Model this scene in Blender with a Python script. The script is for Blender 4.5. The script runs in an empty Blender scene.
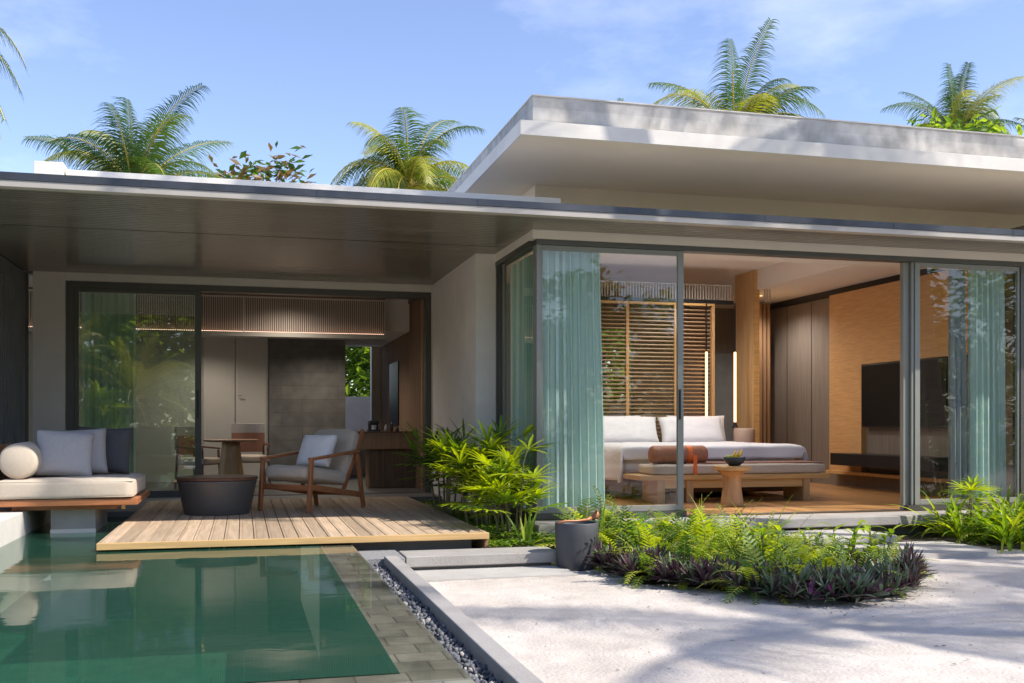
import bpy, bmesh, math, random
from mathutils import Vector, Matrix, Euler, Quaternion
S = bpy.context.scene
COL = S.collection
R = math.radians
PI = math.pi

# ------------------------------------------------------------ camera, sky, sun, exposure
cam_d = bpy.data.cameras.new('camera')
cam = bpy.data.objects.new('camera', cam_d); COL.objects.link(cam)
cam.location = (0, 0, 0.93)
cam.rotation_euler = (R(90), 0, R(-14.72))
cam_d.lens = 35.93; cam_d.sensor_width = 36; cam_d.shift_y = 0.080
cam_d.clip_start = 0.05; cam_d.clip_end = 3000
S.camera = cam

SUN = Vector((0.80, -0.53, 1.0)).normalized()
world = bpy.data.worlds.new('World'); S.world = world; world.use_nodes = True
wn, wl = world.node_tree.nodes, world.node_tree.links
for n in list(wn): wn.remove(n)
sky = wn.new('ShaderNodeTexSky'); sky.sky_type = 'NISHITA'; sky.sun_disc = False
sky.sun_elevation = math.asin(SUN.z); sky.sun_rotation = math.atan2(SUN.x, SUN.y)
sky.air_density = 1.0; sky.dust_density = 0.6; sky.ozone_density = 3.0
tc = wn.new('ShaderNodeTexCoord'); mp = wn.new('ShaderNodeMapping'); mp.inputs['Scale'].default_value = (1.4, 1.4, 3.6)
nz = wn.new('ShaderNodeTexNoise'); nz.inputs['Scale'].default_value = 2.1; nz.inputs['Detail'].default_value = 7; nz.inputs['Roughness'].default_value = .6
rp = wn.new('ShaderNodeValToRGB'); rp.color_ramp.elements[0].position = .52; rp.color_ramp.elements[0].color = (.0, .0, .0, 1); rp.color_ramp.elements[1].position = .80
rp.color_ramp.elements[1].color = (.30, .30, .30, 1)
mx = wn.new('ShaderNodeMixRGB'); mx.inputs['Color2'].default_value = (6.6, 6.9, 7.6, 1)
bg = wn.new('ShaderNodeBackground'); bg.inputs['Strength'].default_value = 0.115
wo = wn.new('ShaderNodeOutputWorld')
wl.new(tc.outputs['Generated'], mp.inputs[0]); wl.new(mp.outputs[0], nz.inputs['Vector']); wl.new(nz.outputs['Fac'], rp.inputs[0])
wl.new(rp.outputs[0], mx.inputs['Fac']); hs0 = wn.new('ShaderNodeHueSaturation'); hs0.inputs['Hue'].default_value = .512; hs0.inputs['Saturation'].default_value = .97; hs0.inputs['Value'].default_value = .93; wl.new(sky.outputs[0], hs0.inputs['Color']); wl.new(hs0.outputs[0], mx.inputs['Color1']); wl.new(mx.outputs[0], bg.inputs[0]); wl.new(bg.outputs[0], wo.inputs[0])

sun_d = bpy.data.lights.new('sun', 'SUN'); sun_d.energy = 2.75; sun_d.angle = R(0.6); sun_d.color = (1.0, .93, .83)
sun = bpy.data.objects.new('sun', sun_d); COL.objects.link(sun)
sun.rotation_euler = SUN.to_track_quat('Z', 'Y').to_euler()
S.view_settings.view_transform = 'Standard'; S.view_settings.look = 'None'
S.view_settings.exposure = 1.24; S.view_settings.gamma = 1.0
S.render.engine = 'CYCLES'
S.cycles.max_bounces = 12; S.cycles.diffuse_bounces = 8; S.cycles.glossy_bounces = 5
S.cycles.transparent_max_bounces = 24; S.cycles.transmission_bounces = 6
S.cycles.caustics_reflective = False; S.cycles.caustics_refractive = False
S.cycles.sample_clamp_indirect = 6
S.cycles.use_denoising = True

# ------------------------------------------------------------ materials
def _nt(name):
    m = bpy.data.materials.new(name); m.use_nodes = True
    nt = m.node_tree
    for n in list(nt.nodes): nt.nodes.remove(n)
    return m, nt, nt.nodes, nt.links
def mat(name, c, rough=.6, metal=0, var=.0, vscale=3., stretch=(1, 1, 1), bump=0, bscale=40., spec=.5, c2=None, detail=6, coat=0, sheen=0):
    m, nt, N, L = _nt(name)
    b = N.new('ShaderNodeBsdfPrincipled'); o = N.new('ShaderNodeOutputMaterial'); L.new(b.outputs[0], o.inputs[0])
    b.inputs['Roughness'].default_value = rough; b.inputs['Metallic'].default_value = metal
    b.inputs['Specular IOR Level'].default_value = spec
    b.inputs['Base Color'].default_value = (*c, 1)
    if coat: b.inputs['Coat Weight'].default_value = coat; b.inputs['Coat Roughness'].default_value = .15
    if sheen: b.inputs['Sheen Weight'].default_value = sheen
    t = N.new('ShaderNodeTexCoord'); mp = N.new('ShaderNodeMapping'); mp.inputs['Scale'].default_value = stretch
    L.new(t.outputs['Object'], mp.inputs[0])
    if var or c2:
        n = N.new('ShaderNodeTexNoise'); n.inputs['Scale'].default_value = vscale; n.inputs['Detail'].default_value = detail; n.inputs['Roughness'].default_value = .62
        L.new(mp.outputs[0], n.inputs['Vector'])
        r = N.new('ShaderNodeValToRGB'); r.color_ramp.elements[0].position = .3; r.color_ramp.elements[1].position = .7
        if c2 is None:
            r.color_ramp.elements[0].color = (*[x * (1 - var) for x in c], 1); r.color_ramp.elements[1].color = (*[min(1, x * (1 + var)) for x in c], 1)
        else:
            r.color_ramp.elements[0].color = (*c2, 1); r.color_ramp.elements[1].color = (*c, 1)
        L.new(n.outputs['Fac'], r.inputs[0]); L.new(r.outputs[0], b.inputs['Base Color'])
        rr = N.new('ShaderNodeMapRange'); rr.inputs['To Min'].default_value = max(0.02, rough - .12); rr.inputs['To Max'].default_value = min(1, rough + .12)
        L.new(n.outputs['Fac'], rr.inputs['Value']); L.new(rr.outputs[0], b.inputs['Roughness'])
    if bump:
        n2 = N.new('ShaderNodeTexNoise'); n2.inputs['Scale'].default_value = bscale; n2.inputs['Detail'].default_value = 5
        L.new(mp.outputs[0], n2.inputs['Vector'])
        bp = N.new('ShaderNodeBump'); bp.inputs['Strength'].default_value = bump; bp.inputs['Distance'].default_value = .01
        L.new(n2.outputs['Fac'], bp.inputs['Height']); L.new(bp.outputs[0], b.inputs['Normal'])
    return m
def wood(name, c, axis='X', rough=.5, dark=.62, planks=0, plank_axis='Z', scale=1.0, spec=.5, coat=0):
    """grain stretched along an axis, optional plank tone changes"""
    m, nt, N, L = _nt(name)
    b = N.new('ShaderNodeBsdfPrincipled'); o = N.new('ShaderNodeOutputMaterial'); L.new(b.outputs[0], o.inputs[0])
    b.inputs['Roughness'].default_value = rough; b.inputs['Specular IOR Level'].default_value = spec; b.inputs['Coat Weight'].default_value = coat
    t = N.new('ShaderNodeTexCoord'); mp = N.new('ShaderNodeMapping')
    s = {'X': (1.2, 22, 22), 'Y': (22, 1.2, 22), 'Z': (22, 22, 1.2)}[axis]
    mp.inputs['Scale'].default_value = [v * scale for v in s]
    L.new(t.outputs['Object'], mp.inputs[0])
    n = N.new('ShaderNodeTexNoise'); n.inputs['Scale'].default_value = 1.5; n.inputs['Detail'].default_value = 6; n.inputs['Distortion'].default_value = .6
    L.new(mp.outputs[0], n.inputs['Vector'])
    r = N.new('ShaderNodeValToRGB'); r.color_ramp.elements[0].position = .3; r.color_ramp.elements[1].position = .72
    r.color_ramp.elements[0].color = (*[x * dark for x in c], 1); r.color_ramp.elements[1].color = (*[min(1, x * 1.15) for x in c], 1)
    L.new(n.outputs['Fac'], r.inputs[0])
    last = r.outputs[0]
    if planks:
        sp = N.new('ShaderNodeSeparateXYZ'); L.new(t.outputs['Object'], sp.inputs[0])
        a = N.new('ShaderNodeMath'); a.operation = 'MULTIPLY'; a.inputs[1].default_value = planks; L.new(sp.outputs[plank_axis], a.inputs[0])
        fl = N.new('ShaderNodeMath'); fl.operation = 'FLOOR'; L.new(a.outputs[0], fl.inputs[0])
        wn_ = N.new('ShaderNodeTexWhiteNoise'); wn_.noise_dimensions = '1D'; L.new(fl.outputs[0], wn_.inputs['W'])
        mr = N.new('ShaderNodeMapRange'); mr.inputs['To Min'].default_value = .74; mr.inputs['To Max'].default_value = 1.16; L.new(wn_.outputs['Value'], mr.inputs['Value'])
        fr = N.new('ShaderNodeMath'); fr.operation = 'FRACT'; L.new(a.outputs[0], fr.inputs[0])
        gt = N.new('ShaderNodeMath'); gt.operation = 'GREATER_THAN'; gt.inputs[1].default_value = .03; L.new(fr.outputs[0], gt.inputs[0])
        mr2 = N.new('ShaderNodeMapRange'); mr2.inputs['To Min'].default_value = .5; mr2.inputs['To Max'].default_value = 1; L.new(gt.outputs[0], mr2.inputs['Value'])
        mu = N.new('ShaderNodeMath'); mu.operation = 'MULTIPLY'; L.new(mr.outputs[0], mu.inputs[0]); L.new(mr2.outputs[0], mu.inputs[1])
        hs = N.new('ShaderNodeHueSaturation'); L.new(mu.outputs[0], hs.inputs['Value']); L.new(last, hs.inputs['Color']); last = hs.outputs[0]
    L.new(last, b.inputs['Base Color'])
    bp = N.new('ShaderNodeBump'); bp.inputs['Strength'].default_value = .12; bp.inputs['Distance'].default_value = .005
    L.new(n.outputs['Fac'], bp.inputs['Height']); L.new(bp.outputs[0], b.inputs['Normal'])
    return m
def tiles(name, c1, c2, grout, w, h, vertical=False, rough=.5, offset=.5, mortar=.01, bump=.3, var=.25, rot=0, spec=.5):
    m, nt, N, L = _nt(name)
    b = N.new('ShaderNodeBsdfPrincipled'); o = N.new('ShaderNodeOutputMaterial'); L.new(b.outputs[0], o.inputs[0])
    b.inputs['Roughness'].default_value = rough; b.inputs['Specular IOR Level'].default_value = spec
    t = N.new('ShaderNodeTexCoord'); mp = N.new('ShaderNodeMapping'); L.new(t.outputs['Object'], mp.inputs[0])
    if vertical == 'X': mp.inputs['Rotation'].default_value = (R(-90), 0, 0)      # wall in the XZ plane
    if vertical == 'Y': mp.inputs['Rotation'].default_value = (0, R(90), R(90))
    if rot: mp.inputs['Rotation'].default_value = (0, 0, rot)
    br = N.new('ShaderNodeTexBrick'); L.new(mp.outputs[0], br.inputs['Vector'])
    br.inputs['Scale'].default_value = 1; br.inputs['Brick Width'].default_value = w; br.inputs['Row Height'].default_value = h
    br.inputs['Mortar Size'].default_value = mortar; br.inputs['Color1'].default_value = (*c1, 1); br.inputs['Color2'].default_value = (*c2, 1); br.inputs['Mortar'].default_value = (*grout, 1)
    br.offset = offset; br.inputs['Mortar Smooth'].default_value = .3
    n = N.new('ShaderNodeTexNoise'); n.inputs['Scale'].default_value = 6; n.inputs['Detail'].default_value = 8; L.new(t.outputs['Object'], n.inputs['Vector'])
    mr = N.new('ShaderNodeMapRange'); mr.inputs['From Min'].default_value = .3; mr.inputs['From Max'].default_value = .7
    mr.inputs['To Min'].default_value = 1 - var; mr.inputs['To Max'].default_value = 1 + var; L.new(n.outputs['Fac'], mr.inputs['Value'])
    hs = N.new('ShaderNodeHueSaturation'); L.new(br.outputs['Color'], hs.inputs['Color']); L.new(mr.outputs[0], hs.inputs['Value'])
    L.new(hs.outputs[0], b.inputs['Base Color'])
    bp = N.new('ShaderNodeBump'); bp.inputs['Strength'].default_value = bump; bp.inputs['Distance'].default_value = .004; bp.invert = True
    L.new(br.outputs['Fac'], bp.inputs['Height']); L.new(bp.outputs[0], b.inputs['Normal'])
    return m
def leafmat(name, c, trans=.45, rough=.45, var=.25, spec=.4):
    m, nt, N, L = _nt(name)
    b = N.new('ShaderNodeBsdfPrincipled'); o = N.new('ShaderNodeOutputMaterial'); tr = N.new('ShaderNodeBsdfTranslucent'); ms = N.new('ShaderNodeMixShader')
    b.inputs['Roughness'].default_value = rough; b.inputs['Specular IOR Level'].default_value = spec
    t = N.new('ShaderNodeTexCoord'); n = N.new('ShaderNodeTexNoise'); n.inputs['Scale'].default_value = 5; n.inputs['Detail'].default_value = 3; L.new(t.outputs['Object'], n.inputs['Vector'])
    r = N.new('ShaderNodeValToRGB'); r.color_ramp.elements[0].position = .32; r.color_ramp.elements[1].position = .68
    r.color_ramp.elements[0].color = (*[x * (1 - var) for x in c], 1); r.color_ramp.elements[1].color = (*[min(1, x * (1 + var)) for x in c], 1)
    L.new(n.outputs['Fac'], r.inputs[0]); L.new(r.outputs[0], b.inputs['Base Color'])
    hs = N.new('ShaderNodeHueSaturation'); hs.inputs['Hue'].default_value = .485; hs.inputs['Saturation'].default_value = 1.1; hs.inputs['Value'].default_value = 1.5
    L.new(r.outputs[0], hs.inputs['Color']); L.new(hs.outputs[0], tr.inputs['Color'])
    ms.inputs[0].default_value = trans; L.new(b.outputs[0], ms.inputs[1]); L.new(tr.outputs[0], ms.inputs[2]); L.new(ms.outputs[0], o.inputs[0])
    return m
def glassmat(name, tint=(.9, .95, .93), ior=1.5, rough=0.0):
    m, nt, N, L = _nt(name)
    o = N.new('ShaderNodeOutputMaterial'); g = N.new('ShaderNodeBsdfGlossy'); g.inputs['Roughness'].default_value = rough
    tr = N.new('ShaderNodeBsdfTransparent'); tr.inputs['Color'].default_value = (*tint, 1)
    f = N.new('ShaderNodeFresnel'); f.inputs['IOR'].default_value = ior
    ge = N.new('ShaderNodeNewGeometry')
    # one reflection only: the back surface of the thin pane passes light on
    sb = N.new('ShaderNodeMath'); sb.operation = 'SUBTRACT'; sb.inputs[0].default_value = 1; L.new(ge.outputs['Backfacing'], sb.inputs[1])
    ml = N.new('ShaderNodeMath'); ml.operation = 'MULTIPLY'; L.new(f.outputs[0], ml.inputs[0]); L.new(sb.outputs[0], ml.inputs[1])
    ms = N.new('ShaderNodeMixShader'); L.new(ml.outputs[0], ms.inputs[0]); L.new(tr.outputs[0], ms.inputs[1]); L.new(g.outputs[0], ms.inputs[2]); L.new(ms.outputs[0], o.inputs[0])
    return m
def clothsheer(name, c, trans=.5, see=.12):
    m, nt, N, L = _nt(name)
    o = N.new('ShaderNodeOutputMaterial'); d = N.new('ShaderNodeBsdfDiffuse'); t = N.new('ShaderNodeBsdfTranslucent'); tp = N.new('ShaderNodeBsdfTransparent')
    d.inputs[0].default_value = (*c, 1); t.inputs[0].default_value = (*c, 1)
    a = N.new('ShaderNodeMixShader'); a.inputs[0].default_value = trans; L.new(d.outputs[0], a.inputs[1]); L.new(t.outputs[0], a.inputs[2])
    b = N.new('ShaderNodeMixShader'); b.inputs[0].default_value = see; L.new(a.outputs[0], b.inputs[1]); L.new(tp.outputs[0], b.inputs[2]); L.new(b.outputs[0], o.inputs[0])
    return m
def emit(name, c, s):
    m, nt, N, L = _nt(name)
    o = N.new('ShaderNodeOutputMaterial'); e = N.new('ShaderNodeEmission'); e.inputs[0].default_value = (*c, 1); e.inputs[1].default_value = s; L.new(e.outputs[0], o.inputs[0]); return m
def watermat(name, turbid):
    m, nt, N, L = _nt(name)
    o = N.new('ShaderNodeOutputMaterial'); g = N.new('ShaderNodeBsdfGlossy'); g.inputs['Roughness'].default_value = .035
    tr = N.new('ShaderNodeBsdfTransparent'); tr.inputs['Color'].default_value = (.80, .93, .86, 1) if turbid else (.96, .97, .96, 1)
    f = N.new('ShaderNodeFresnel'); f.inputs['IOR'].default_value = 1.38
    t = N.new('ShaderNodeTexCoord'); mp = N.new('ShaderNodeMapping'); mp.inputs['Scale'].default_value = (1.0, 2.2, 1); L.new(t.outputs['Object'], mp.inputs[0])
    n = N.new('ShaderNodeTexNoise'); n.inputs['Scale'].default_value = 2.6; n.inputs['Detail'].default_value = 3; L.new(mp.outputs[0], n.inputs['Vector'])
    bp = N.new('ShaderNodeBump'); bp.inputs['Strength'].default_value = .010; bp.inputs['Distance'].default_value = .1; L.new(n.outputs['Fac'], bp.inputs['Height'])
    L.new(bp.outputs[0], g.inputs['Normal']); L.new(bp.outputs[0], f.inputs['Normal'])
    body = tr.outputs[0]
    if turbid:
        df = N.new('ShaderNodeBsdfDiffuse'); df.inputs['Color'].default_value = (.036, .125, .084, 1)
        mb_ = N.new('ShaderNodeMixShader'); mb_.inputs[0].default_value = turbid; L.new(tr.outputs[0], mb_.inputs[1]); L.new(df.outputs[0], mb_.inputs[2]); body = mb_.outputs[0]
    ms = N.new('ShaderNodeMixShader'); L.new(f.outputs[0], ms.inputs[0]); L.new(body, ms.inputs[1]); L.new(g.outputs[0], ms.inputs[2]); L.new(ms.outputs[0], o.inputs[0])
    return m

M = dict(
 plaster=mat('warm plaster', (.82, .745, .675), .8, var=.07, vscale=2.2, bump=.2, bscale=35),
 trim=mat('cream render trim', (.76, .69, .61), .7, var=.04),
 roofwhite=mat('pale roof render', (.72, .675, .62), .7, var=.10, vscale=1.5, stretch=(1, 1, 3), bump=.1, bscale=30),
 rooftop=mat('roof top render', (.6, .6, .58), .8, var=.1),
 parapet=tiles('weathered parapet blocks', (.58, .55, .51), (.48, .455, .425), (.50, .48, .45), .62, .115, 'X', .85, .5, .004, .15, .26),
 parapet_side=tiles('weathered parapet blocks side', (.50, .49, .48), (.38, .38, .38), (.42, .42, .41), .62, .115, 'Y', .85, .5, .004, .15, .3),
 soffit=mat('upper soffit render', (.84, .73, .58), .75, var=.06, vscale=.8),
 ribs=mat('bronze ribbed soffit', (.30, .27, .225), .24, metal=.5, var=.12, vscale=1.2, stretch=(.3, 3, 1)),
 ribs_back=mat('dark soffit backing', (.07, .063, .055), .6),
 gutter=mat('dark gutter metal', (.055, .060, .072), .42, metal=.3, var=.3, vscale=2.5),
 canopy_edge=mat('canopy edge paint', (.44, .40, .355), .5, var=.05),
 alu=mat('grey aluminium', (.25, .25, .22), .5, metal=.2, var=.06),
 alu_dark=mat('bronze aluminium', (.105, .10, .09), .4, metal=.5, var=.1),
 black=mat('black satin', (.012, .012, .014), .35),
 glass=glassmat('clear pane', (.96, .98, .97), 1.75),
 glassg=glassmat('greenish pane', (.87, .94, .89), 2.7),
 concrete=mat('grey concrete', (.34, .32, .30), .85, var=.16, vscale=2.6, bump=.3, bscale=70, detail=10),
 concrete_l=mat('pale concrete', (.44, .42, .39), .85, var=.12, vscale=3.5, bump=.3, bscale=80, detail=10),
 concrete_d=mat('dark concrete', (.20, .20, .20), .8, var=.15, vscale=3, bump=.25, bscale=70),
 whitewall=mat('white pool wall', (.66, .63, .59), .8, var=.05, vscale=6, bump=.15, bscale=60),
 deck=wood('weathered deck boards', (.50, .375, .26), 'Y', .75, .80, 1 / .1185, 'X', 1.0, .25),
 deck_edge=wood('golden deck edge', (.62, .40, .17), 'X', .55, .80),
 teak=wood('teak', (.42, .165, .065), 'X', .42, .65),
 teak_z=wood('teak upright', (.40, .155, .06), 'Z', .42, .65),
 walnut=wood('walnut', (.16, .065, .035), 'X', .4, .6),
 oak=wood('honey oak', (.62, .37, .14), 'X', .4, .80),
 oak_z=wood('honey oak upright', (.50, .30, .14), 'Z', .45, .78),
 oakpanel=wood('oak panel upright', (.74, .47, .23), 'Z', .45, .85),
 oak_wall=wood('ribbed oak wall', (.58, .33, .14), 'Y', .5, .84, 0, 'Z', 2.2),
 oak_brown=wood('brown oak', (.33, .19, .10), 'Z', .5, .72),
 oak_floor=wood('oak floor', (.52, .27, .105), 'Y', .30, .75, 1 / .16, 'X', .7),
 louvre=wood('louvre wood', (.30, .18, .09), 'X', .5, .7),
 livewood=wood('dark wood wall', (.22, .14, .09), 'Z', .85, .7, spec=.1),
 stonewall=tiles('charcoal stone wall', (.15, .143, .13), (.115, .11, .10), (.08, .08, .075), .9, .22, 'X', .7, .37, .004, .3, .2),
 stonefloor=tiles('dark stone floor', (.17, .165, .155), (.14, .137, .13), (.09, .09, .085), .8, .8, False, .45, 0, .004, .1, .15),
 panel=mat('grey lacquer panel', (.42, .39, .345), .55, var=.04),
 taupe=wood('taupe wall panel', (.20, .165, .135), 'Z', .6, .85),
 ceiling=mat('ceiling paint', (.82, .76, .70), .85, var=.02),
 coping=tiles('green stone coping', (.165, .165, .13), (.26, .25, .20), (.115, .115, .095), .21, .17, False, .5, .45, .005, .4, .32),
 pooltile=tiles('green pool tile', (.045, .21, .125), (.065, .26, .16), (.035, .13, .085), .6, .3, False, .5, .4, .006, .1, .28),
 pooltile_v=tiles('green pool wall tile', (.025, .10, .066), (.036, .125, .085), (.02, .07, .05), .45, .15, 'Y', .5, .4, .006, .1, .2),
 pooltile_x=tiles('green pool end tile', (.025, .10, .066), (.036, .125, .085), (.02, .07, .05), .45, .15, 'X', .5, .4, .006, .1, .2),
 cream=mat('cream woven fabric', (.55, .465, .37), .9, var=.05, vscale=30, bump=.3, bscale=300, sheen=.2),
 greyf=mat('grey linen', (.45, .42, .415), .92, var=.06, vscale=40, bump=.35, bscale=260, sheen=.2),
 greyf2=mat('darker grey linen', (.38, .355, .35), .92, var=.06, vscale=40, bump=.35, bscale=260),
 charf=mat('charcoal linen', (.075, .075, .08), .92, var=.1, vscale=40, bump=.35, bscale=260),
 whitef=mat('white cotton', (.84, .84, .88), .85, var=.02, bump=.15, bscale=25, sheen=.1),
 whitef2=mat('pale pillow linen', (.80, .78, .79), .9, var=.03, bump=.2, bscale=60),
 rust=mat('rust leather', (.36, .145, .08), .55, var=.15, vscale=20),
 strap=mat('orange strap', (.78, .17, .03), .5),
 brownthrow=mat('brown throw', (.25, .12, .085), .8, var=.1, vscale=30),
 drum=mat('dark grey powder coat', (.115, .112, .11), .42, metal=.35, var=.07),
 pot=mat('charcoal fibre pot', (.06, .062, .07), .55, var=.15, vscale=9, bump=.15, bscale=60),
 ladle=wood('ladle wood', (.50, .19, .075), 'X', .35, .75, coat=.3),
 aqua=clothsheer('aqua sheer', (.76, .88, .85), .45, .04),
 aqua_in=clothsheer('green sheer', (.80, .88, .82), .45, .05),
 greydrape=clothsheer('grey drape', (.34, .37, .38), .2, 0),
 screen=mat('tv screen', (.004, .004, .005), .45, spec=.25),
 pink=mat('clay lacquer', (.50, .36, .29), .6),
 lampglow=emit('pendant glow', (1.0, .62, .26), 1.6),
 grillelight=emit('warm cove strip', (1.0, .60, .42), 1.6),
 slat=mat('bulkhead slat', (.60, .52, .46), .6),
 slat_w=mat('pale slat', (.55, .52, .47), .6),
 bowl=mat('charcoal bowl', (.035, .04, .045), .5, var=.2, vscale=20),
 banana=mat('yellow fruit', (.80, .50, .03), .45, var=.15, vscale=14),
 greenfruit=mat('green fruit', (.35, .45, .05), .4),
 soil=mat('dark soil', (.06, .045, .034), .95, var=.4, vscale=20, bump=.8, bscale=60),
 pebble=mat('dark pebble', (.075, .08, .095), .6, c2=(.15, .155, .17), vscale=12),
 aggregate=mat('exposed aggregate', (.36, .36, .36), .85, c2=(.15, .155, .16), vscale=90, bump=.6, bscale=120, detail=2),
 bark=mat('palm bark', (.26, .225, .185), .9, var=.3, vscale=5, stretch=(1, 1, 7), bump=.8, bscale=14),
 stemg=mat('green brown stem', (.17, .15, .07), .8, var=.3, vscale=20),
 rachis=mat('yellow frond rib', (.52, .40, .08), .5),
 palm1=leafmat('coconut leaf green', (.085, .15, .022), .42, .38),
 palm2=leafmat('coconut leaf yellow', (.32, .34, .045), .42, .4),
 palm3=leafmat('coconut leaf deep', (.045, .10, .028), .35, .36),
 fern1=leafmat('fern yellow green', (.37, .46, .05), .5),
 fern2=leafmat('fern green', (.17, .29, .032), .5),
 fern3=leafmat('fern deep green', (.05, .13, .024), .4),
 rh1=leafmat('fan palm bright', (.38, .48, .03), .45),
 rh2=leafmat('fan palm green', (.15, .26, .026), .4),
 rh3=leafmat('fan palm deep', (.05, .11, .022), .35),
 rho1=leafmat('purple leaf', (.085, .050, .058), .3, .4),
 rho2=leafmat('grey green striped leaf', (.14, .19, .12), .25, .4),
 rho3=leafmat('dark olive leaf', (.055, .085, .045), .25, .4),
 rho4=leafmat('magenta leaf', (.26, .06, .20), .3, .4),
 shrub1=leafmat('shrub leaf', (.09, .17, .025), .62),
 shrub2=leafmat('shrub leaf light', (.20, .30, .04), .65),
 shrub3=leafmat('shrub leaf dark', (.05, .10, .02), .55),
 brownleaf=leafmat('reddish brown leaf', (.20, .13, .045), .4),
 water=watermat('pool water', .5), film=watermat('water film', 0),
)
def sandmat():
    m, nt, N, L = _nt('white coral sand')
    b = N.new('ShaderNodeBsdfPrincipled'); o = N.new('ShaderNodeOutputMaterial'); L.new(b.outputs[0], o.inputs[0])
    b.inputs['Roughness'].default_value = .95; b.inputs['Specular IOR Level'].default_value = .15
    t = N.new('ShaderNodeTexCoord')
    n = N.new('ShaderNodeTexNoise'); n.inputs['Scale'].default_value = 2.2; n.inputs['Detail'].default_value = 9; n.inputs['Roughness'].default_value = .65; L.new(t.outputs['Object'], n.inputs['Vector'])
    r = N.new('ShaderNodeValToRGB'); r.color_ramp.elements[0].position = .33; r.color_ramp.elements[1].position = .62
    r.color_ramp.elements[0].color = (.48, .43, .38, 1); r.color_ramp.elements[1].color = (.61, .555, .50, 1); L.new(n.outputs['Fac'], r.inputs[0])
    v = N.new('ShaderNodeTexNoise'); v.inputs['Scale'].default_value = 55; v.inputs['Detail'].default_value = 2; L.new(t.outputs['Object'], v.inputs['Vector'])
    r2 = N.new('ShaderNodeValToRGB'); r2.color_ramp.elements[0].position = .26; r2.color_ramp.elements[1].position = .33
    r2.color_ramp.elements[0].color = (.35, .28, .22, 1); r2.color_ramp.elements[1].color = (1, 1, 1, 1); L.new(v.outputs['Fac'], r2.inputs[0])
    mu = N.new('ShaderNodeMixRGB'); mu.blend_type = 'MULTIPLY'; mu.inputs['Fac'].default_value = .8; L.new(r.outputs[0], mu.inputs['Color1']); L.new(r2.outputs[0], mu.inputs['Color2']); L.new(mu.outputs[0], b.inputs['Base Color'])
    n3 = N.new('ShaderNodeTexNoise'); n3.inputs['Scale'].default_value = 48; n3.inputs['Detail'].default_value = 8; L.new(t.outputs['Object'], n3.inputs['Vector'])
    bp = N.new('ShaderNodeBump'); bp.inputs['Strength'].default_value = .42; bp.inputs['Distance'].default_value = .02; L.new(n3.outputs['Fac'], bp.inputs['Height']); L.new(bp.outputs[0], b.inputs['Normal'])
    return m
M['sand'] = sandmat()

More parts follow.
